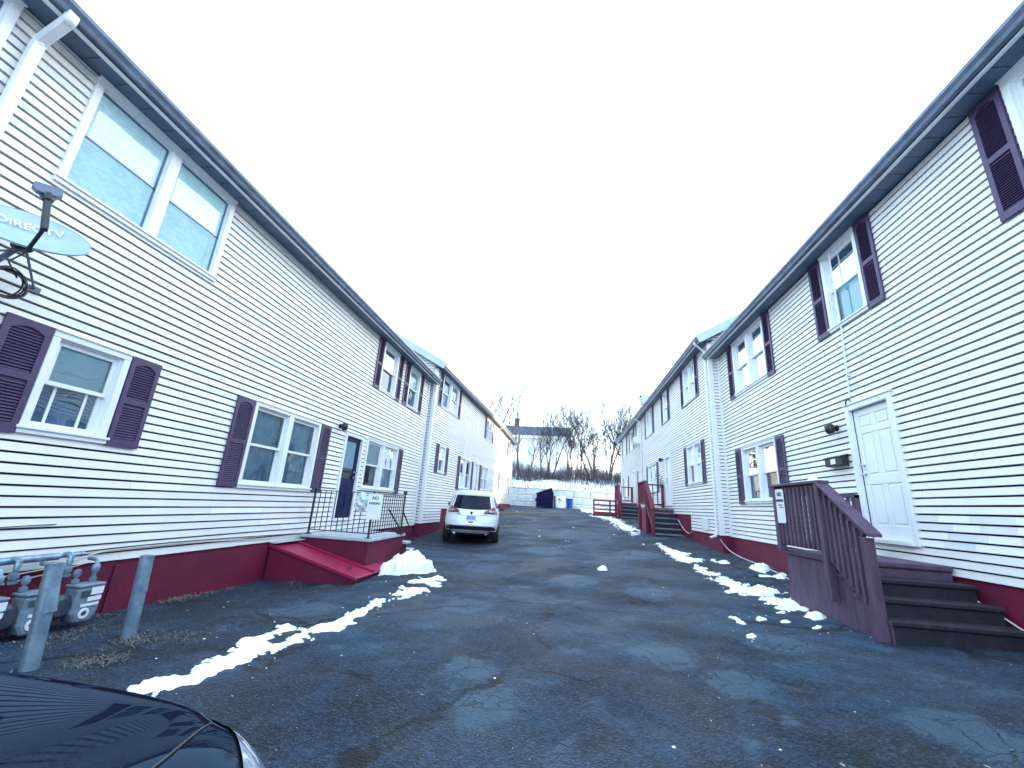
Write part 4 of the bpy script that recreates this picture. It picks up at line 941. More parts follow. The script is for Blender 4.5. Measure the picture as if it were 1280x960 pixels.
# white SUV, seen from behind
sx_, sy_ = -2.93, 13.55; sz_ = ground(-3, 14.2) + .0
suv = thing('parked_car', 'white compact SUV seen from behind, parked along the left foundation', 'car', (sx_, sy_, sz_))
B = Body([(.27, .16, 4.32, .80, 5), (.40, .05, 4.44, .885, 5), (.55, .0, 4.5, .915, 5), (.70, .02, 4.5, .922, 4.6), (.86, .09, 4.46, .92, 4.4), (.98, .10, 4.38, .91, 4.2), (1.05, .14, 4.2, .89, 4), (1.09, .18, 3.45, .86, 4), (1.30, .33, 3.0, .785, 3.8), (1.48, .46, 2.75, .715, 3.6), (1.58, .47, 2.55, .66, 3.4), (1.64, .62, 2.35, .56, 3), (1.675, .95, 2.1, .36, 2.6)], (sx_, sy_, sz_))
mb = MB(); B.mesh(mb, .40); bd = mb.build('body', CARW, suv, smooth=45)
mb = MB(); B.mesh(mb, .27, .41, off=-.004); mb.build('underbody', BLACK, suv, smooth=40)
def rpatch(mb, fn, nx=12, nz=5, off=.006):
    mb.grid([[B.rear(*fn(i / nx, j / nz), off) for j in range(nz + 1)] for i in range(nx + 1)])
mb = MB(); rpatch(mb, lambda s, t: ((s - .5) * 2 * (.70 - .09 * t), 1.075 + .40 * t - .05 * (1 - t) * (1 - abs(2 * s - 1) ** 2) * .6), 14, 6); mb.build('rear_window', CGLASS, suv, smooth=60)
mb = MB(); rpatch(mb, lambda s, t: ((s - .5) * 2 * .57, 1.49 + .075 * t), 12, 2, .03); mb.box(sx_ - .10, sx_ + .10, sy_ + .40, sy_ + .44, sz_ + 1.49, sz_ + 1.505); mb.build('spoiler', CARW, suv, smooth=50)
for sg in (-1, 1):
    mb = MB(); rpatch(mb, lambda s, t: (sg * (.40 + .512 * s), .945 + .03 * s + t * (.06 + .20 * s) - .06 * s * (1 - t)), 10, 4, .012); tl = mb.build('tail_light', TAIL, suv, smooth=60)
    mb = MB(); rpatch(mb, lambda s, t: (sg * (.56 + .26 * s), .985 + .01 * s + t * .045), 6, 2, .020); mb.build('reversing_lens', LAMPC, tl, smooth=60)
    mb = MB(); rpatch(mb, lambda s, t: (sg * (.62 + .18 * s), .435 + .06 * t), 5, 2, .012); mb.build('reflector', TAIL, suv)
    mb = MB(); mb.box(sx_ + sg * .93, sx_ + sg * 1.06, sy_ + 2.95, sy_ + 3.05, sz_ + 1.0, sz_ + 1.13); mb.build('mirror', BLACK, suv, bevel=.02)
    mb = MB(); mb.tube([B.side(.95, 1.62, sg, -.03) + Vector((0, 0, .03)), B.side(1.2, 1.63, sg, -.02) + Vector((0, 0, .07)), B.side(2.2, 1.62, sg, -.02) + Vector((0, 0, .06)), B.side(2.4, 1.58, sg, -.02)], .016, 6); mb.build('roof_rail', SILV, suv)
    mb = MB(); mb.grid([[B.side(y, 1.10 + .36 * t * (1 if .75 < y < 2.9 else .4), sg, .006) for t in (0, .33, .66, 1)] for y in np.linspace(.62, 3.05, 14)]); mb.build('side_window', CGLASS, suv, smooth=60)
    for y in (.86, 3.55): wheel(suv, (sx_ + sg * .80, sy_ + y, sz_ + .345))
mb = MB(); rpatch(mb, lambda s, t: ((s - .5) * 1.72, .41 + .13 * t - .06 * (1 - abs(2 * s - 1) ** 3) * 0), 16, 3, .012); mb.build('rear_bumper', BLACK, suv, smooth=60)
mb = MB(); rpatch(mb, lambda s, t: ((s - .5) * 1.25 * (1 - .12 * t), .33 + .10 * t), 12, 3, .045); mb.build('skid_plate', SILV, suv, smooth=60)
for sg in (-1, 1): mb = MB(); mb.tube([B.rear(sg * .5, .33, -.1), B.rear(sg * .5, .33, .055)], .04, 10); mb.build('exhaust', CHROME, suv, smooth=50)
mb = MB(); rpatch(mb, lambda s, t: ((s - .5) * .92, .895 + .04 * t - .01 * abs(2 * s - 1)), 10, 1, .022); rpatch(mb, lambda s, t: ((s - .5) * .30, .62 + .05 * t), 6, 1, .01); mb.build('tailgate_trim', CHROME, suv, smooth=50)
mb = MB(); rpatch(mb, lambda s, t: ((s - .5) * .17, .64 + .045 * t), 6, 1, .014); rpatch(mb, lambda s, t: ((s - .5) * 1.86, .545 + .012 * t), 14, 1, .016); mb.build('tailgate_recess', BLACK, suv)
mb = MB(); p0 = B.rear(0, .78); mb.box(p0.x - .155, p0.x + .155, p0.y - .030, p0.y - .018, p0.z - .075, p0.z + .075); pl = mb.build('licence_plate', PLATE, suv, bevel=.004)
mb = MB()
for k in range(6):
    if k != 3: mb.box(p0.x - .115 + k * .04, p0.x - .092 + k * .04, p0.y - .033, p0.y - .0302, p0.z - .03, p0.z + .03)
mb.box(p0.x - .14, p0.x + .14, p0.y - .033, p0.y - .0302, p0.z + .048, p0.z + .064); mb.build('plate_marks', BLUE, pl)
mb = MB(); p1 = B.rear(0, .95, .02); mb.lathe(p1, [(.055, 0), (.055, .012), (.001, .016)], 16, axis=(0, -1, 0)); e = mb.build('emblem', CHROME, suv, smooth=40)
mb = MB(); mb.lathe(p1, [(.042, .012), (.042, .018), (.001, .02)], 16, axis=(0, -1, 0)); mb.build('emblem_face', NAVYM, e)
mb = MB(); mb.hexa([Vector((sx_ + a, sy_ + b, sz_ + c)) for a, b, c in ((-.02, .9, 1.67), (.02, .9, 1.67), (.02, 1.1, 1.67), (-.02, 1.1, 1.67), (-.006, 1.02, 1.74), (.006, 1.02, 1.74), (.006, 1.09, 1.73), (-.006, 1.09, 1.73))]); mb.build('antenna', BLACK, suv)

suv.rotation_euler.z = rad(9)
# black car, only its bonnet reaches into the frame
bx, by = -1.455, 1.30 - 4.6; bz = ground(-1.5, 0) - .0
car = thing('parked_car', 'glossy black car whose bonnet and right headlight fill the lower left corner', 'car', (bx, by, bz))
HZ = -.515 - bz      # bonnet height above ground near the nose
B2 = Body([(.20, .15, 4.40, .78, 5), (.34, .03, 4.56, .87, 5), (.50, .0, 4.60, .90, 4.5), (.56, .01, 4.60, .905, 4.2)], (bx, by, bz))
mb = MB(); B2.mesh(mb, .2, .57); mb.build('lower_body', CARB, car, smooth=40)
C = Body([(.55, .01, 3.40, .905, 4.5), (.75, .03, 3.40, .905, 4.5), (.92, .10, 3.40, .89, 4.5), (.98, .16, 3.38, .87, 4.2), (1.2, .40, 2.9, .76, 4), (1.38, .70, 2.45, .66, 3.6), (1.46, 1.05, 2.2, .52, 3), (1.48, 1.3, 2.0, .3, 2.6)], (bx, by, bz))
mb = MB(); C.mesh(mb, .55); mb.build('cabin', CARB, car, smooth=40)
Y0, Y1 = 3.25, 4.60
def bon(x, y, off=0):
    a = min(abs(x) / .908, 1); b = (y - Y0) / (Y1 - Y0); zt = HZ + .005 + .17 * (1 - b) ** 1.0 - .035 * b ** 2
    crown = .012 * (1 - (x / .9) ** 2) - .010 * math.exp(-((abs(x) - .62) / .05) ** 2) * (b < .98)
    fa = max(1 - a ** 7, 0) ** .42; ylim = 1 - .16 * a ** 3.2; bb = min(max(b / ylim, 0), 1); fb = max(1 - bb ** 16, 0) ** .42
    return Vector((bx + x, by + y, bz + .5 + (zt - .5 + crown) * fa * fb + off))
us = np.sin(np.linspace(-math.pi / 2, math.pi / 2, 57)); vs_ = 1 - (1 - np.linspace(0, 1, 44)) ** 2
def fan(x, v):
    a = min(abs(x) / .908, 1); return bon(x, Y0 + (Y1 - Y0) * (1 - .16 * a ** 3.2) * v)
mb = MB(); mb.grid([[fan(u * .908, v) for v in vs_] for u in us]); mb.build('bonnet', CARB, car, smooth=60)
def hl_pt(sg, s, t, off):
    x = .36 + .51 * s; a = x / .908; yl = (Y1 - Y0) * (1 - .16 * a ** 3.2)
    v0 = .985 - .15 * s ** 1.3; v1 = .9985 - .012 * s
    v = v0 + (v1 - v0) * t
    p = fan(sg * x, v) if t < 1 else fan(sg * x, v) - Vector((0, 0, .03 + .05 * s))
    return p + Vector((sg * .004 * s, off, off))
for sg in (-1, 1):
    mb = MB(); mb.grid([[hl_pt(sg, s, t, .003) for t in np.linspace(0, 1, 7)] for s in np.linspace(0, 1, 16)]); hlm = mb.build('headlight', LAMPC, car, smooth=60)
    mb = MB(); sm = []
    for s in np.linspace(0, 1, 20): sm.append(fan(sg * (.80 - .08 * s ** 2 - .08 * s ** 6), .02 + .86 * s) + Vector((0, 0, .0015)))
    mb.tube(sm, .0035, 5); mb.build('bonnet_seam', BLACK, car)
    for y in (.9, 3.72): wheel(car, (bx + sg * .80, by + y, bz + .33), .33)
    mb = MB(); mb.grid([[C.side(y, 1.0 + .34 * t, sg, .005) for t in (0, .5, 1)] for y in np.linspace(.9, 2.75, 12)]); mb.build('side_window', CGLASS, car, smooth=60)
    mb = MB(); mb.box(bx + sg * .90, bx + sg * 1.06, by + 2.75, by + 2.86, bz + .98, bz + 1.10); mb.build('mirror', CARB, car, bevel=.025)
mb = MB(); mb.grid([[C.front((s - .5) * 1.4 * (1 - .15 * t), 1.0 + .36 * t, .006) for t in np.linspace(0, 1, 6)] for s in np.linspace(0, 1, 12)]); mb.build('windscreen', CGLASS, car, smooth=60)
mb = MB(); mb.grid([[B2.front((s - .5) * 1.1, .26 + .24 * t, .006) for t in np.linspace(0, 1, 4)] for s in np.linspace(0, 1, 10)]); mb.build('grille', BLACK, car)

# ---------------------------------------------------------------- end of the lane
wy = 38.35
wl = thing('retaining_wall', 'pale snow-dusted concrete block retaining wall closing the lane', 'wall', (0, wy, 0))
rr = random.Random(2); mb = MB(); mt = []
for row in range(3):
    x = -12 + (.7 if row % 2 else 0); z0 = -.35 + row * .6
    while x < 13:
        wd = 1.42; o_ = rr.uniform(-.02, .03) + .05 * row; mb.box(x + .012, x + wd - .012, wy + o_, wy + .7 + o_, z0 + .010, z0 + .590); x += wd
mb.box(-12, 13, wy + .28, wy + .6, -.35, 1.42, 1)
mb.build('blocks', [CONC, JOINTSHADE], wl, bevel=.045)
mb = MB(); G_ = []
for i, x in enumerate(np.linspace(-12, 13, 160)):
    t_ = .06 + .12 * (.5 + .5 * math.sin(i * .9) * math.sin(i * .37)); G_.append([Vector((x, wy + .08 + d, 1.44 + hh * t_)) for d, hh in ((0, 0), (.0, .6), (.12, 1), (.5, 1.1), (.75, .3))])
mb.grid(G_); mb.build('snow_cap', SNOW, wl, smooth=60)
def mound(name, label, poly, th, seed=0, cell=.035, soft=.12, m=SNOW, z=None, edge=.06, spot=None, kind=None):
    P = np.array(poly, float); x0, y0 = P.min(0) - .12; x1, y1 = P.max(0) + .12
    nx = int((x1 - x0) / cell) + 2; ny = int((y1 - y0) / cell) + 2
    X, Y = np.meshgrid(np.linspace(x0, x1, nx), np.linspace(y0, y1, ny), indexing='ij')
    q = np.roll(P, -1, 0); D = np.full(X.shape, 1e9); ins = np.zeros(X.shape, bool)
    for a, b in zip(P, q):
        ab = b - a; L2 = (ab ** 2).sum() + 1e-9; t = np.clip(((X - a[0]) * ab[0] + (Y - a[1]) * ab[1]) / L2, 0, 1)
        D = np.minimum(D, np.hypot(X - a[0] - t * ab[0], Y - a[1] - t * ab[1]))
        c = ((a[1] > Y) != (b[1] > Y)); xi = (b[0] - a[0]) * (Y - a[1]) / (b[1] - a[1] + 1e-12) + a[0]; ins ^= c & (X < xi)
    rg = np.random.RandomState(seed); N = np.zeros(X.shape); NL = np.zeros(X.shape)
    for k in range(34):
        f = 2 ** rg.uniform(3.3, 7.2); an_ = rg.uniform(0, 6.28); N += np.sin(f * (X * math.cos(an_) + Y * math.sin(an_)) + rg.uniform(0, 6.28) + 1.5 * np.sin(f * .7 * (Y * math.cos(an_) - X * math.sin(an_)))) / f ** .42 * 1.25
        NL = NL + np.sin(f * .35 * (X * math.sin(an_) - Y * math.cos(an_)) + an_ * 3) * .09
    N /= 1.5
    sd_ = np.where(ins, D, -D) + edge * N * .95
    h_ = th * (1 - np.exp(-np.clip(sd_, 0, None) / soft)) * (1 + .5 * NL) + .004 * N * (sd_ > 0) + np.where(sd_ < 0, sd_ * .5, 0)
    vs = []; idx = -np.ones(X.shape, int); mb = MB()
    for i in range(nx):
        for j in range(ny):
            if sd_[i, j] > -.09:
                idx[i, j] = len(vs); vs.append((X[i, j], Y[i, j], (ground(X[i, j], Y[i, j]) if z is None else z) + h_[i, j]))
    fs = []
    for i in range(nx - 1):
        for j in range(ny - 1):
            c4 = (idx[i, j], idx[i + 1, j], idx[i + 1, j + 1], idx[i, j + 1])
            if min(c4) >= 0 and max(sd_[i, j], sd_[i + 1, j], sd_[i + 1, j + 1], sd_[i, j + 1]) > -.005: fs.append(c4)
    mb.add(vs, fs); c = P.mean(0)
    o = mb.build(name, m, smooth=70, origin=(c[0], c[1], ground(*c)))
    if kind: o['kind'] = kind
    return tag(o, label, 'snow')
POLY = {
'A': [(-3.01, 3.1), (-3.05, 3.22), (-3.02, 3.33), (-2.91, 3.44), (-2.94, 3.71), (-2.97, 3.99), (-3.05, 4.32), (-3.02, 4.54), (-3.01, 4.84), (-2.93, 4.8), (-2.86, 4.35), (-2.72, 4.18), (-2.69, 4.3), (-2.65, 4.56), (-2.73, 4.73), (-2.66, 4.9), (-2.61, 5.13), (-2.62, 5.44), (-2.57, 5.82), (-2.63, 6.42), (-2.47, 6.45), (-2.45, 6.27), (-2.53, 5.99), (-2.42, 5.8), (-2.47, 5.27), (-2.34, 5.06), (-2.39, 4.74), (-2.5, 4.59), (-2.55, 4.37), (-2.62, 4.13), (-2.67, 4.01), (-2.58, 3.84), (-2.64, 3.65), (-2.73, 3.58), (-2.74, 3.33), (-2.76, 3.17), (-2.8, 3.08)],
'B': [(-3.58, 8.46), (-3.65, 9.35), (-3.35, 9.46), (-2.97, 9.32), (-2.56, 9.06), (-2.78, 8.63), (-3.11, 8.43), (-3.43, 8.33)],
'C': [(-2.64, 7.02), (-2.58, 7.41), (-2.24, 7.3), (-2.19, 7.03), (-2.31, 6.58)],
'D': [(-2.65, 7.86), (-2.61, 8.27), (-2.31, 8.42), (-2.16, 7.82), (-2.23, 7.62), (-2.4, 7.8)],
'R0': [(3.0, 14.77), (3.07, 13.78), (3.22, 13.05), (3.4, 12.92), (3.2, 12.5), (3.22, 12.1), (3.51, 11.8), (3.39, 11.61), (3.07, 11.43), (2.89, 11.47), (2.85, 12.09), (2.94, 12.7), (2.91, 13.47)],
'R1': [(3.07, 10.9), (3.15, 10.68), (3.05, 10.25), (3.25, 9.87), (3.12, 9.66), (2.92, 9.82), (2.86, 10.12)],
'R2': [(2.96, 9.34), (3.1, 9.4), (3.11, 9.1), (3.2, 8.86), (3.21, 8.61), (3.29, 8.4), (3.51, 8.67), (3.59, 8.48), (3.54, 8.09), (3.32, 7.86), (3.11, 7.66), (3.0, 7.74), (2.85, 7.8), (2.91, 8.31), (2.92, 8.8)],
'R3': [(2.66, 7.99), (2.81, 8.04), (2.81, 7.93), (2.66, 7.8)],
'R4': [(4.13, 10.71), (4.44, 11.03), (4.62, 11.04), (4.58, 10.72), (4.38, 10.31), (4.19, 10.05), (4.14, 10.3)],
'R5': [(3.66, 11.73), (3.78, 11.98), (3.84, 11.93), (3.7, 11.53)],
'R6': [(3.79, 11.61), (3.99, 11.78), (4.05, 11.49), (3.88, 11.25), (3.73, 11.3)],
'R7': [(4.17, 9.66), (4.42, 9.93), (4.56, 9.99), (4.3, 9.45), (4.17, 9.45)],
'R8': [(3.95, 9.79), (4.19, 9.83), (4.13, 9.65), (3.92, 9.65)],
'R9': [(3.02, 7.3), (3.26, 7.51), (3.47, 7.61), (3.44, 7.2), (3.37, 6.92), (3.12, 6.7), (2.95, 6.65), (3.1, 6.87), (3.02, 7.04)],
'R10': [(3.1, 6.4), (3.34, 6.63), (3.31, 6.4), (3.2, 6.21), (3.08, 6.12), (3.04, 6.23)],
'R11': [(2.89, 5.83), (3.0, 5.94), (2.99, 5.86), (2.89, 5.76)],
'R12': [(1.94, 5.38), (2.06, 5.45), (2.07, 5.25), (1.98, 5.2)],
'R13': [(2.13, 6.2), (2.2, 6.18), (2.2, 5.89), (2.14, 5.88), (2.12, 6.01)],
'R14': [(2.35, 6.09), (2.47, 6.21), (2.49, 6.13), (2.39, 6.04)],
'R15': [(2.66, 6.05), (2.76, 6.09), (2.72, 6.01), (2.65, 5.99)],
'R16': [(2.79, 6.53), (2.94, 6.62), (2.92, 6.53), (2.8, 6.46)],
'F1': [(2.96, 29.61), (3.92, 29.68), (4.13, 27.59), (3.36, 25.47), (2.98, 22.0), (3.08, 19.29), (2.6, 19.24), (2.42, 20.56), (2.57, 22.9), (3.03, 25.34)],
'F0': [(1.4, 35.28), (3.45, 49.24), (4.2, 34.14), (4.71, 28.31), (3.72, 24.98), (2.96, 26.76), (1.93, 31.56)],
'F2': [(2.64, 18.57), (2.97, 18.61), (2.77, 17.2), (2.59, 17.17)],
'chunk': [(0.76, 10.07), (0.89, 10.32), (0.95, 10.19), (0.91, 9.85), (0.77, 9.78)],
}
POLY['F0'] = [(1.2, 32.5), (1.5, 37.6), (3.0, 38.2), (4.3, 34.0), (4.3, 29.2), (3.3, 27.6), (2.6, 28.6), (1.9, 30.9)]
POLY['F1'] = [(1.5, 27.9), (2.6, 28.0), (2.9, 25.4), (3.0, 24.86), (2.95, 22.2), (3.15, 19.3), (2.53, 18.9), (2.37, 20.4), (2.45, 22.7), (2.2, 25.1)]
TH = {'A': .035, 'B': .31, 'R4': .075, 'R10': .065, 'R7': .05, 'R5': .05, 'chunk': .07, 'R12': .05}
LB = {'A': 'long ragged strip of old snow running beside the left bollards towards the hatch', 'B': 'thick heap of shovelled snow against the end of the maroon stoop',
 'C': 'flat snow patch between the long snow strip and the snow heap', 'D': 'ragged snow patch in front of the shovelled heap',
 'R0': 'broken snow streak below the corner downspout on the right', 'R1': 'thin curved snow remnant left of the cream hose', 'R2': 'wide lacy snow patch in the middle of the right-hand row', 'R3': 'sliver of snow just left of the wide lacy patch',
 'R4': 'domed snow lump lying across the cream hose', 'R5': 'small upright snow clod near the downspout', 'R6': 'oval snow scrap beside the small upright clod', 'R7': 'snow lump pressed against the back of the brown stoop', 'R8': 'thin snow sliver behind the domed lump on the hose',
 'R9': 'lacy snow patch left of the brown stoop block', 'R10': 'snow lump at the foot of the brown stoop block', 'R11': 'crumb of snow in front of the lump by the stoop block', 'R12': 'lone snow scrap nearest the camera on the asphalt',
 'R13': 'slanting pair of snow crumbs left of the lacy patch by the stoop', 'R14': 'ring-shaped snow crumb between the slanting pair and the stoop', 'R15': 'tiny snow flake behind the ring-shaped crumb', 'R16': 'short snow dash beside the lacy patch at the stoop',
 'F0': 'snow strip along the far right edge in front of the low rail fence', 'F1': 'winding snow trail left of the oxblood stair railing', 'F2': 'small snow blot at the foot of the oxblood stair railing', 'chunk': 'single white chunk of ice in the middle of the driveway'}
for i, (k, p) in enumerate(POLY.items()):
    far = k[0] == 'F'
    mound('snow_patch', LB[k], p, TH.get(k, .03), seed=i, cell=.06 if far else (.016 if k not in ('A', 'B') else .021), soft=.05 if k not in ('B',) else .16, edge=.22 if far else (.055 if k == 'A' else .085 if k in ('R2', 'R9', 'R0', 'R1', 'C', 'D') else .05 if k == 'B' else .022))
# snow lump on the stoop rail and snow crumbs
mb = MB(); rg = random.Random(8)
mb.grid([[Vector((3.42 + .05 * math.cos(a_) * q + .01 * rg.random(), 6.42 + .16 * math.sin(a_) * q, .54 + .075 * (1 - q ** 2) + (.01 * rg.random() if 0 < q < 1 else 0))) for a_ in np.linspace(0, 2 * math.pi, 15)] for q in np.linspace(1, 0, 5)])
tag(mb.build('snow_lump', SNOW, smooth=70, origin=(3.42, 6.42, .54)), 'small lump of snow lying on the brown cap rail of the stoop', 'snow')
rg = random.Random(77); mb = MB()
def crumb(mb, x, y, s, zo=0):
    z = ground(x, y) + zo; k = 6; a0 = rg.random() * 6
    ring = [(x + s * rg.uniform(.5, 1.1) * math.cos(a0 + i), y + s * rg.uniform(.5, 1.1) * math.sin(a0 + i), z - .004) for i in np.linspace(0, 2 * math.pi, k, endpoint=False)]
    mb.add(ring + [(x, y, z + s * .3)], [(i, (i + 1) % k, k) for i in range(k)])
for _ in range(330):
    r = rg.random()
    if r < .35: x = rg.gauss(3.0, .5); y = rg.uniform(4.5, 14)
    elif r < .6: x = rg.gauss(-2.6, .6); y = rg.uniform(3, 9)
    elif r < .8: x = rg.uniform(-3, 3.2); y = rg.uniform(2.5, 14)
    else: x = rg.uniform(-3.8, 3); y = rg.uniform(14, 36)
    if 3.3 < x and 5 < y < 7.4: continue
    crumb(mb, x, y, rg.uniform(.006, .022) * (1 if y < 14 else 3.5) * (rg.random() ** 2 + .4))
for _ in range(1700):
    x = rg.uniform(-4.6, 4.3); y = 1.3 + 8.5 * rg.random() ** 1.5
    if (3.2 < x and 4.8 < y < 7.4) or (x < -3.4 and y > 7.2): continue
    crumb(mb, x, y, rg.uniform(.0025, .0075))
o = mb.build('snow_crumbs', SNOW); struct(o, 'stuff'); o['label'] = 'scattered crumbs of old snow on the asphalt'
mb = MB()
for _ in range(170):
    r = rg.random(); x = rg.uniform(-5, 4.2) if r < .6 else rg.gauss(-4.5, .4); y = rg.uniform(1.5, 11)
    if (-3.85 > x and y > 7.3) or (x > 3.2 and 5 < y < 7.4): continue
    z = ground(x, y); s = rg.uniform(.008, .022); a_ = rg.random() * 6.28; c_, s_ = math.cos(a_), math.sin(a_); tl = rg.uniform(.0, .012)
    P4 = [(-s, 0, .005), (0, -s * .45, .005 + tl), (s, 0, .007 + tl), (0, s * .45, .005)]
    mb.add([(x + p * c_ - q * s_, y + p * s_ + q * c_, z + w_) for p, q, w_ in P4], [(0, 1, 2, 3)])
o = mb.build('dry_leaves', LEAF); struct(o, 'stuff'); o['label'] = 'small dry leaves scattered over the asphalt'
def tufts(name, label, spots, seed):
    mb = MB(); rg = random.Random(seed)
    for (x, y, r, n_, hh) in spots:
        for _ in range(n_):
            px, py = x + rg.gauss(0, r), y + rg.gauss(0, r * 1.2); z = ground(px, py); a_ = rg.random() * 6.28; L = hh * rg.uniform(.4, 1.3); le = rg.uniform(.9, 2.2)
            d_ = Vector((math.cos(a_), math.sin(a_), 0)); p = Vector((px, py, z - .005)); sd2 = Vector((-d_.y, d_.x, 0)) * .0035
            m_ = p + d_ * L * le * .4 + Vector((0, 0, L * .5)); e_ = p + d_ * L * le + Vector((0, 0, L * .5))
            mb.add([p - sd2, p + sd2, m_ + sd2, m_ - sd2, e_], [(0, 1, 2, 3), (3, 2, 4)])
    o = mb.build(name, STRAW); struct(o, 'stuff'); o['label'] = label
tufts('dry_grass', 'tufts of dry straw-coloured grass around the bollards and along the left foundation',
      [(-5.14, 5.5, .07, 130, .07), (-5.14, 5.75, .08, 130, .07), (-5.17, 6.1, .07, 80, .06), (-5.17, 6.6, .09, 60, .05), (-3.85, 4.15, .13, 120, .035), (-3.7, 4.3, .11, 90, .03), (-4.05, 4.0, .08, 120, .05), (-3.87, 3.5, .10, 120, .04), (-3.7, 3.55, .05, 80, .04),
       (-4.7, 4.1, .10, 80, .045), (-4.6, 3.8, .09, 60, .045), (-4.9, 3.3, .12, 80, .05), (-5.1, 4.6, .06, 60, .05), (-3.9, 7.2, .07, 60, .04), (-3.4, 8.3, .05, 60, .04), (-4.6, 7.35, .08, 50, .05), (4.5, 12.0, .05, 40, .05), (4.52, 10.6, .06, 50, .05), (4.5, 4.6, .07, 80, .04)], 4)

dx0, dx1, dyy = -2.42, -1.02, 36.6; dz = ground(-1.7, 37)
du = thing('dumpster', 'dark navy steel dumpster with a slanting lid before the block wall', 'dumpster', (-1.7, 37.1, dz))
mb = MB(); pr_ = [(dx0, .06), (dx1, .06), (dx1 + .05, 1.2), (dx1 - .12, 1.62), (dx0 + .02, 1.12)]
vs = [Vector((x, y, dz + z)) for y in (dyy, dyy + 1.3) for x, z in pr_]; k = 5
mb.add(vs, [tuple(range(k)), tuple(range(k, 2 * k))[::-1]] + [(i, (i + 1) % k, k + (i + 1) % k, k + i) for i in range(k)]); mb.build('bin_body', NAVYM, du, bevel=.02)
mb = MB()
for z in (.35, .75): mb.box(dx0 + .05, dx1, dyy - .05, dyy - .001, dz + z, dz + z + .09)
mb.box(dx0 - .09, dx0 - .001, dyy + .2, dyy + 1.1, dz + .5, dz + .75); mb.build('rib', NAVYM, du, bevel=.01)
mb = MB(); mb.hexa([Vector(p) for p in ((dx0 - .08, dyy - .06, dz + 1.10), (dx0 - .08, dyy + 1.36, dz + 1.10), (dx0 - .08, dyy + 1.36, dz + 1.15), (dx0 - .08, dyy - .06, dz + 1.15), (dx1 - .1, dyy - .06, dz + 1.635), (dx1 - .1, dyy + 1.36, dz + 1.635), (dx1 - .1, dyy + 1.36, dz + 1.68), (dx1 - .1, dyy - .06, dz + 1.68))]); mb.build('lid', BLACK, du)
bb = thing('recycling_bin', 'bright blue plastic bin standing in the snow by the block wall', 'bin', (.40, 37.2, ground(.4, 37.2)))
zz = ground(.4, 37.2); mb = MB(); mb.lathe((.40, 37.2, zz), [(.001, .03), (.24, .03), (.30, .80), (.27, .80), (.22, .1)], 18); mb.build('tub', BLUE, bb, smooth=40)
mb = MB(); mb.lathe((.40, 37.2, zz), [(.30, .76), (.335, .77), (.335, .82), (.28, .82)], 18); mb.build('rim', BLUE, bb, smooth=40)
wb = thing('white_board', 'white panel with a green smudge leaning by the block wall beside the dumpster', 'panel', (-.35, 37.9, ground(-.35, 37.9)))
zz = ground(-.35, 37.9); mb = MB(); mb.hexa([Vector(p) for p in ((-.75, 37.75, zz), (.05, 37.75, zz), (.05, 37.8, zz), (-.75, 37.8, zz), (-.75, 38.15, zz + 1.0), (.05, 38.15, zz + 1.0), (.05, 38.2, zz + 1.0), (-.75, 38.2, zz + 1.0))]); mb.build('panel', WHITE, wb)
GRN = mat('green_print', (.10, .22, .20), .6, (.05, .14, .14), 12)
mb = MB(); rg2 = random.Random(3)
for k in range(9):
    a, b = rg2.uniform(-.58, -.28), rg2.uniform(.45, .8); s = rg2.uniform(.04, .1); yq = 37.75 + .4 * b - .006
    mb.add([(a - s, yq, zz + b), (a, yq - .4 * s, zz + b - s * .7), (a + s, yq, zz + b), (a, yq + .4 * s, zz + b + s * .7)], [(0, 1, 2, 3)])
mb.build('green_mark', GRN, wb)
pm = MB(); pm.tube([(-.88, 37.0, ground(-.9, 37) - .1), (-.88, 37.0, ground(-.9, 37) + 1.0)], .06, 8); tag(pm.build('post', TWIG, origin=(-.88, 37, ground(-.9, 37))), 'short dark post between the dumpster and the white panel', 'post')

# far white house
FH = thing('far_house', 'big white house with a blue-grey roof seen above the retaining wall', 'house', (-7, 66, 4))
Wf = Wall(0, 62, (1, 0), (0, -1)); rng = random.Random(6); mb = MB(); hl_ = [(-5.9, -5.0, 6.9, 8.3), (-1.6, -.8, 6.9, 8.2), (-8.9, -8.0, 6.9, 8.3)]
hb_ = []
for q in range(40):
    z0 = 3.2 + q * .17
    if z0 > 9.6: break
    vs = [Wf.P(u, z, d) for u in (-16, .3) for d, z in ((.02, z0), (.005, z0 + .17), (-.01, z0 + .17))]; mb.add(vs, [(0, 1, 4, 3), (1, 2, 5, 4)])
Wf.box(mb, -16, .3, 3.2, 9.8, -8, -.02); mb.build('wall', HOUSEW, FH)
mb = MB(); mb.hexa([Vector(p) for p in ((-16.4, 61.5, 9.72), (.7, 61.5, 9.72), (.7, 61.5, 9.95), (-16.4, 61.5, 9.95), (-16.4, 66, 11.95), (.7, 66, 11.95), (.7, 66, 12.15), (-16.4, 66, 12.15))])
mb.hexa([Vector(p) for p in ((-16.4, 70.5, 9.72), (.7, 70.5, 9.72), (.7, 70.5, 9.95), (-16.4, 70.5, 9.95), (-16.4, 66.01, 11.95), (.7, 66.01, 11.95), (.7, 66.01, 12.15), (-16.4, 66.01, 12.15))]); rf = mb.build('roof', ROOFB, FH)
mb = MB(); mb.box(-16.4, .7, 61.44, 61.49, 9.55, 9.93); mb.build('fascia', TRIM, FH)
mb = MB(); mb.box(-8.4, -7.7, 66.2, 67, 11.9, 13.3); mb.box(-8.45, -7.65, 66.15, 67.05, 13.3, 13.42); mb.build('chimney', BARK, rf)
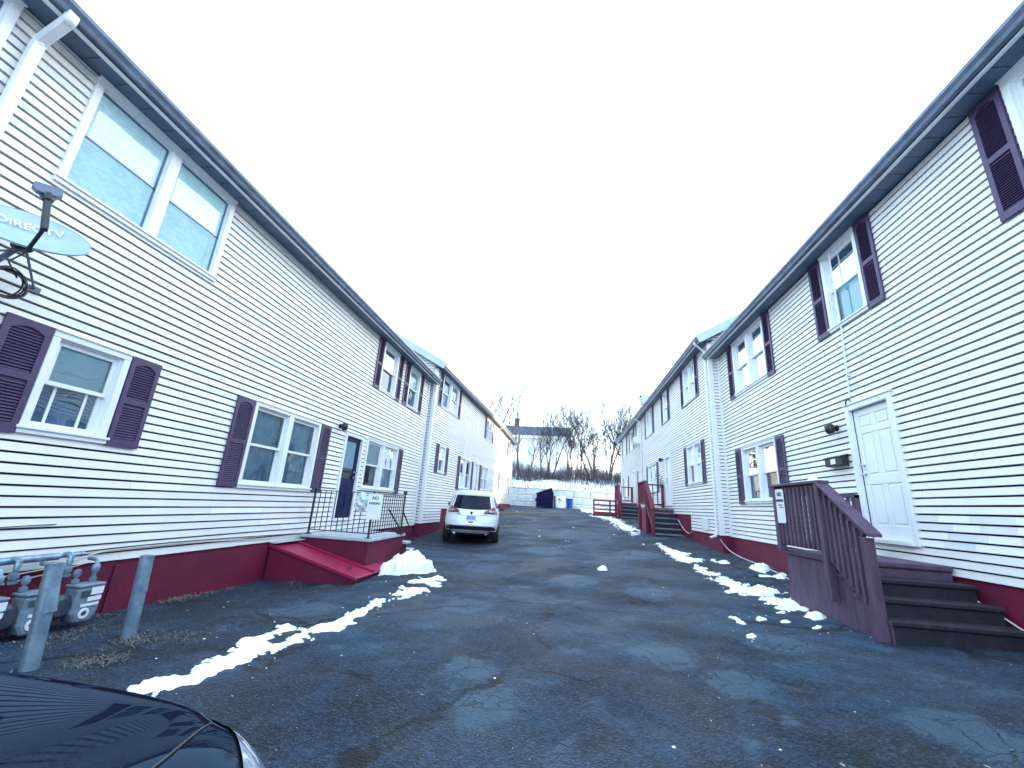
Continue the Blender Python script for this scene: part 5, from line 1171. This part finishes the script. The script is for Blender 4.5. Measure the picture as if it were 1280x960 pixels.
for u0, u1, z0, z1 in hl_:
    mb = MB(); Wf.box(mb, u0, u1, z0, z1, .021, .06); wn = mb.build('window', TRIM, FH); mb = MB(); Wf.box(mb, u0 + .1, u1 - .1, z0 + .1, z1 - .1, .061, .065); mb.build('pane', BLIND, wn)

# ---------------------------------------------------------------- bare trees
def bare_tree(x, y, h_, seed, label, group='bare trees behind the lane', spread=.55, forks=2, lean=(0, 0), r0=None, dens=1.0, maxd=4):
    rg = random.Random(seed); z = terrain(x, y); r0 = r0 or h_ * .012
    t = thing('bare_tree', label, 'tree', (x, y, z), group)
    tm, cm = MB(), MB()
    def grow(p, d, L, r, depth):
        n_ = 5 if depth < 2 else 4; pts = [p]; q = Vector(p); dd = Vector(d)
        for i in range(n_):
            dd = (dd + Vector((rg.gauss(0, .11), rg.gauss(0, .11), rg.gauss(.03, .05))) * (1 + .5 * depth)).normalized(); q = q + dd * L / n_; pts.append(q.copy())
        r = max(r, .013); e = max(r * (.45 if depth < maxd else .3), .008); rs = [r + (e - r) * i / n_ for i in range(n_ + 1)]
        (tm if depth == 0 else cm).tube(pts, rs, 7 if depth == 0 else (5 if depth < 2 else 3), cap=False)
        if depth >= maxd: return
        k = int((6, 5, 3.4, 1.8)[depth] * dens + rg.random())
        for _ in range(k):
            f = rg.uniform(.16 if depth == 0 else .12, 1); i = min(int(f * n_), n_ - 1); b_ = pts[i].lerp(pts[i + 1], f * n_ - i); a_ = rg.random() * 6.28
            o_ = Vector((math.cos(a_), math.sin(a_), rg.uniform(-.1, .5))).normalized(); nd = (dd * (1 - spread) + o_ * spread * (1 + .15 * depth) + Vector((0, 0, .42))).normalized()
            grow(b_, nd, L * rg.uniform(.46, .8), (r + (e - r) * f) * rg.uniform(.42, .66), depth + 1)
        grow(pts[-1], (dd + Vector((rg.gauss(0, .15), rg.gauss(0, .15), .1))).normalized(), L * .6, e, depth + 1)
    for k in range(forks):
        a_ = rg.random() * 6.28; d0 = Vector((lean[0] + (.16 * math.cos(a_) if forks > 1 else 0), lean[1] + (.16 * math.sin(a_) if forks > 1 else 0), 1)).normalized()
        grow(Vector((x + (.15 * math.cos(a_) if forks > 1 else 0), y + (.15 * math.sin(a_) if forks > 1 else 0), z - .2)), d0, h_ * .52 * (1 - .12 * k), r0 * (1 - .15 * k), 0)
    tm.build('trunk', BARK, t, smooth=60); cm.build('branches', TWIG, t, smooth=60)
TREES = [(-1.55, 44.5, 9.5, 1, 3, 'three-stemmed bare tree standing in front of the white house', .45, (0, 0)),
 (-3.9, 46, 6.5, 2, 1, 'small crooked bare tree left of the three-stemmed one', .6, (.1, 0)),
 (2.6, 45, 10, 3, 1, 'bare tree leaning left at the right end of the white house', .5, (-.22, 0)),
 (4.6, 46.5, 11.5, 4, 3, 'tall many-stemmed bare tree with upright forks near the lane end', .42, (0, 0)),
 (6.6, 48, 10.5, 5, 2, 'bare tree half hidden by the farthest right house', .5, (.05, 0)),
 (9.6, 50, 12, 6, 1, 'bare treetop rising over the farthest right roof', .5, (0, 0)),
 (-8.6, 52, 15, 7, 2, 'broad bare tree rising behind the far house roof on the left', .6, (0, 0)),
 (-11.5, 50, 15.5, 8, 2, 'bare tree above the left roofline, farther left than the broad one', .6, (.1, 0)),
 (-5.6, 49.5, 12.5, 9, 1, 'slim bare tree just right of the left row end', .5, (0, 0)),
 (.6, 50, 9, 10, 2, 'bare tree against the right half of the white house wall', .5, (0, 0)),
 (3.6, 52, 11, 11, 2, 'thin bare tree behind the tall many-stemmed one', .45, (0, 0)),
 (12.6, 54, 12, 13, 2, 'pale bare tree farthest right beyond the roofs', .5, (0, 0)),
 (1.5, 47.5, 8.5, 14, 2, 'short twiggy bare tree between the leaning tree and the white house wall', .5, (0, 0)),
 (5.7, 45.2, 9.5, 15, 3, 'low-forking bare tree nearest the right end of the block wall', .5, (0, 0)),
 (-2.7, 48.5, 9, 16, 1, 'thin straight bare tree in front of the white house, right of the crooked one', .45, (0, 0)),
 (7.8, 46, 9, 17, 2, 'bare sapling cluster at the corner of the farthest right house', .5, (0, 0))]
for (x, y, h_, sd_, fk, lb_, spr, ln) in TREES: bare_tree(x, y, h_ * .9, sd_, lb_, spread=spr, forks=fk, lean=ln, dens=.78)
bare_tree(17.0, 24, 13.5, 21, 'bare tree behind the near right roof with only its twigs showing', spread=.55, forks=1, r0=.14)

# rusty-leaved young tree at the lane end
x, y = 3.1, 48.5; z = terrain(x, y); et = thing('leafy_tree', 'rust and green leaved young tree right of the white house', 'tree', (x, y, z)); rg = random.Random(31)
mb = MB(); mb.tube([(x, y, z - .2), (x + .05, y, z + 2.2), (x - .05, y + .1, z + 4.4)], [.11, .08, .03], 7)
for k in range(22):
    a_ = rg.random() * 6.28; zb_ = z + rg.uniform(.7, 4.2); L = 1.7 * (1 - (zb_ - z) / 6); mb.tube([(x, y, zb_), (x + L * math.cos(a_), y + L * math.sin(a_), zb_ + .35 * L)], [.03, .008], 4)
mb.build('trunk', BARK, et); mb = MB()
for _ in range(1500):
    a_ = rg.random() * 6.28; hh = rg.random() ** .8; R_0 = 1.9 * (1 - hh * .72) * rg.random() ** .45 * (1 + .5 * math.sin(3 * a_ + hh * 9) * math.sin(5 * a_ - hh * 14)); p = Vector((x + R_0 * math.cos(a_), y + R_0 * math.sin(a_), z + .6 + hh * 4.3 + rg.gauss(0, .12)))
    u_ = Vector((rg.gauss(0, 1), rg.gauss(0, 1), rg.gauss(0, 1))).normalized() * rg.uniform(.05, .1); v_ = u_.orthogonal().normalized() * .045; mb.add([p - u_, p + v_, p + u_, p - v_], [(0, 1, 2, 3)])
mb.build('crown', EVER, et)

# thicket: far mass of stems along the top of the bank
rg = random.Random(12); mb = MB()
for _ in range(3000):
    x = rg.uniform(-9.5, 11); y = rg.uniform(41.2, 46.5); z = terrain(x, y); H_ = rg.uniform(.6, 1.5) * (1 + .25 * math.sin(x * .9) + .15 * math.sin(x * 2.3 + 1)); ln = Vector((rg.gauss(0, .22), rg.gauss(0, .15), 1))
    p = Vector((x, y, z - .1)); q = p + ln * H_ * .6; e = q + (ln + Vector((rg.gauss(0, .3), rg.gauss(0, .2), 0))) * H_ * .5; r = rg.uniform(.008, .018)
    mb.tube([p, q, e], [r, r * .75, r * .35], 3, cap=False)
    for k in range(3):
        b_ = p.lerp(e, rg.uniform(.3, .9)); mb.tube([b_, b_ + Vector((rg.gauss(0, .3), rg.gauss(0, .25), rg.uniform(.05, .5)))], [r * .6, r * .25], 3, cap=False)
o = mb.build('thicket', THICK); struct(o, 'stuff'); o['label'] = 'dark bare thicket along the top of the retaining wall'
# weeds poking out of the wall top
mb = MB()
for _ in range(420):
    x = rg.uniform(-5.5, 6); y = 38.45 + 2.6 * rg.random() ** 2; p = Vector((x, y, terrain(x, y) if y > 38.8 else 1.42)); mb.tube([p, p + Vector((rg.gauss(0, .12), rg.gauss(0, .1), rg.uniform(.1, .5)))], [.02, .006], 3, cap=False)
o = mb.build('dead_weeds', THICK); struct(o, 'stuff'); o['label'] = 'dead weeds sticking out of the snow on top of the block wall'

# ---------------------------------------------------------------- lift everything so the ground lies near zero
for o in bpy.data.objects:
    if o.parent is None and o.type in ('MESH', 'EMPTY'): o.location.z += EYE
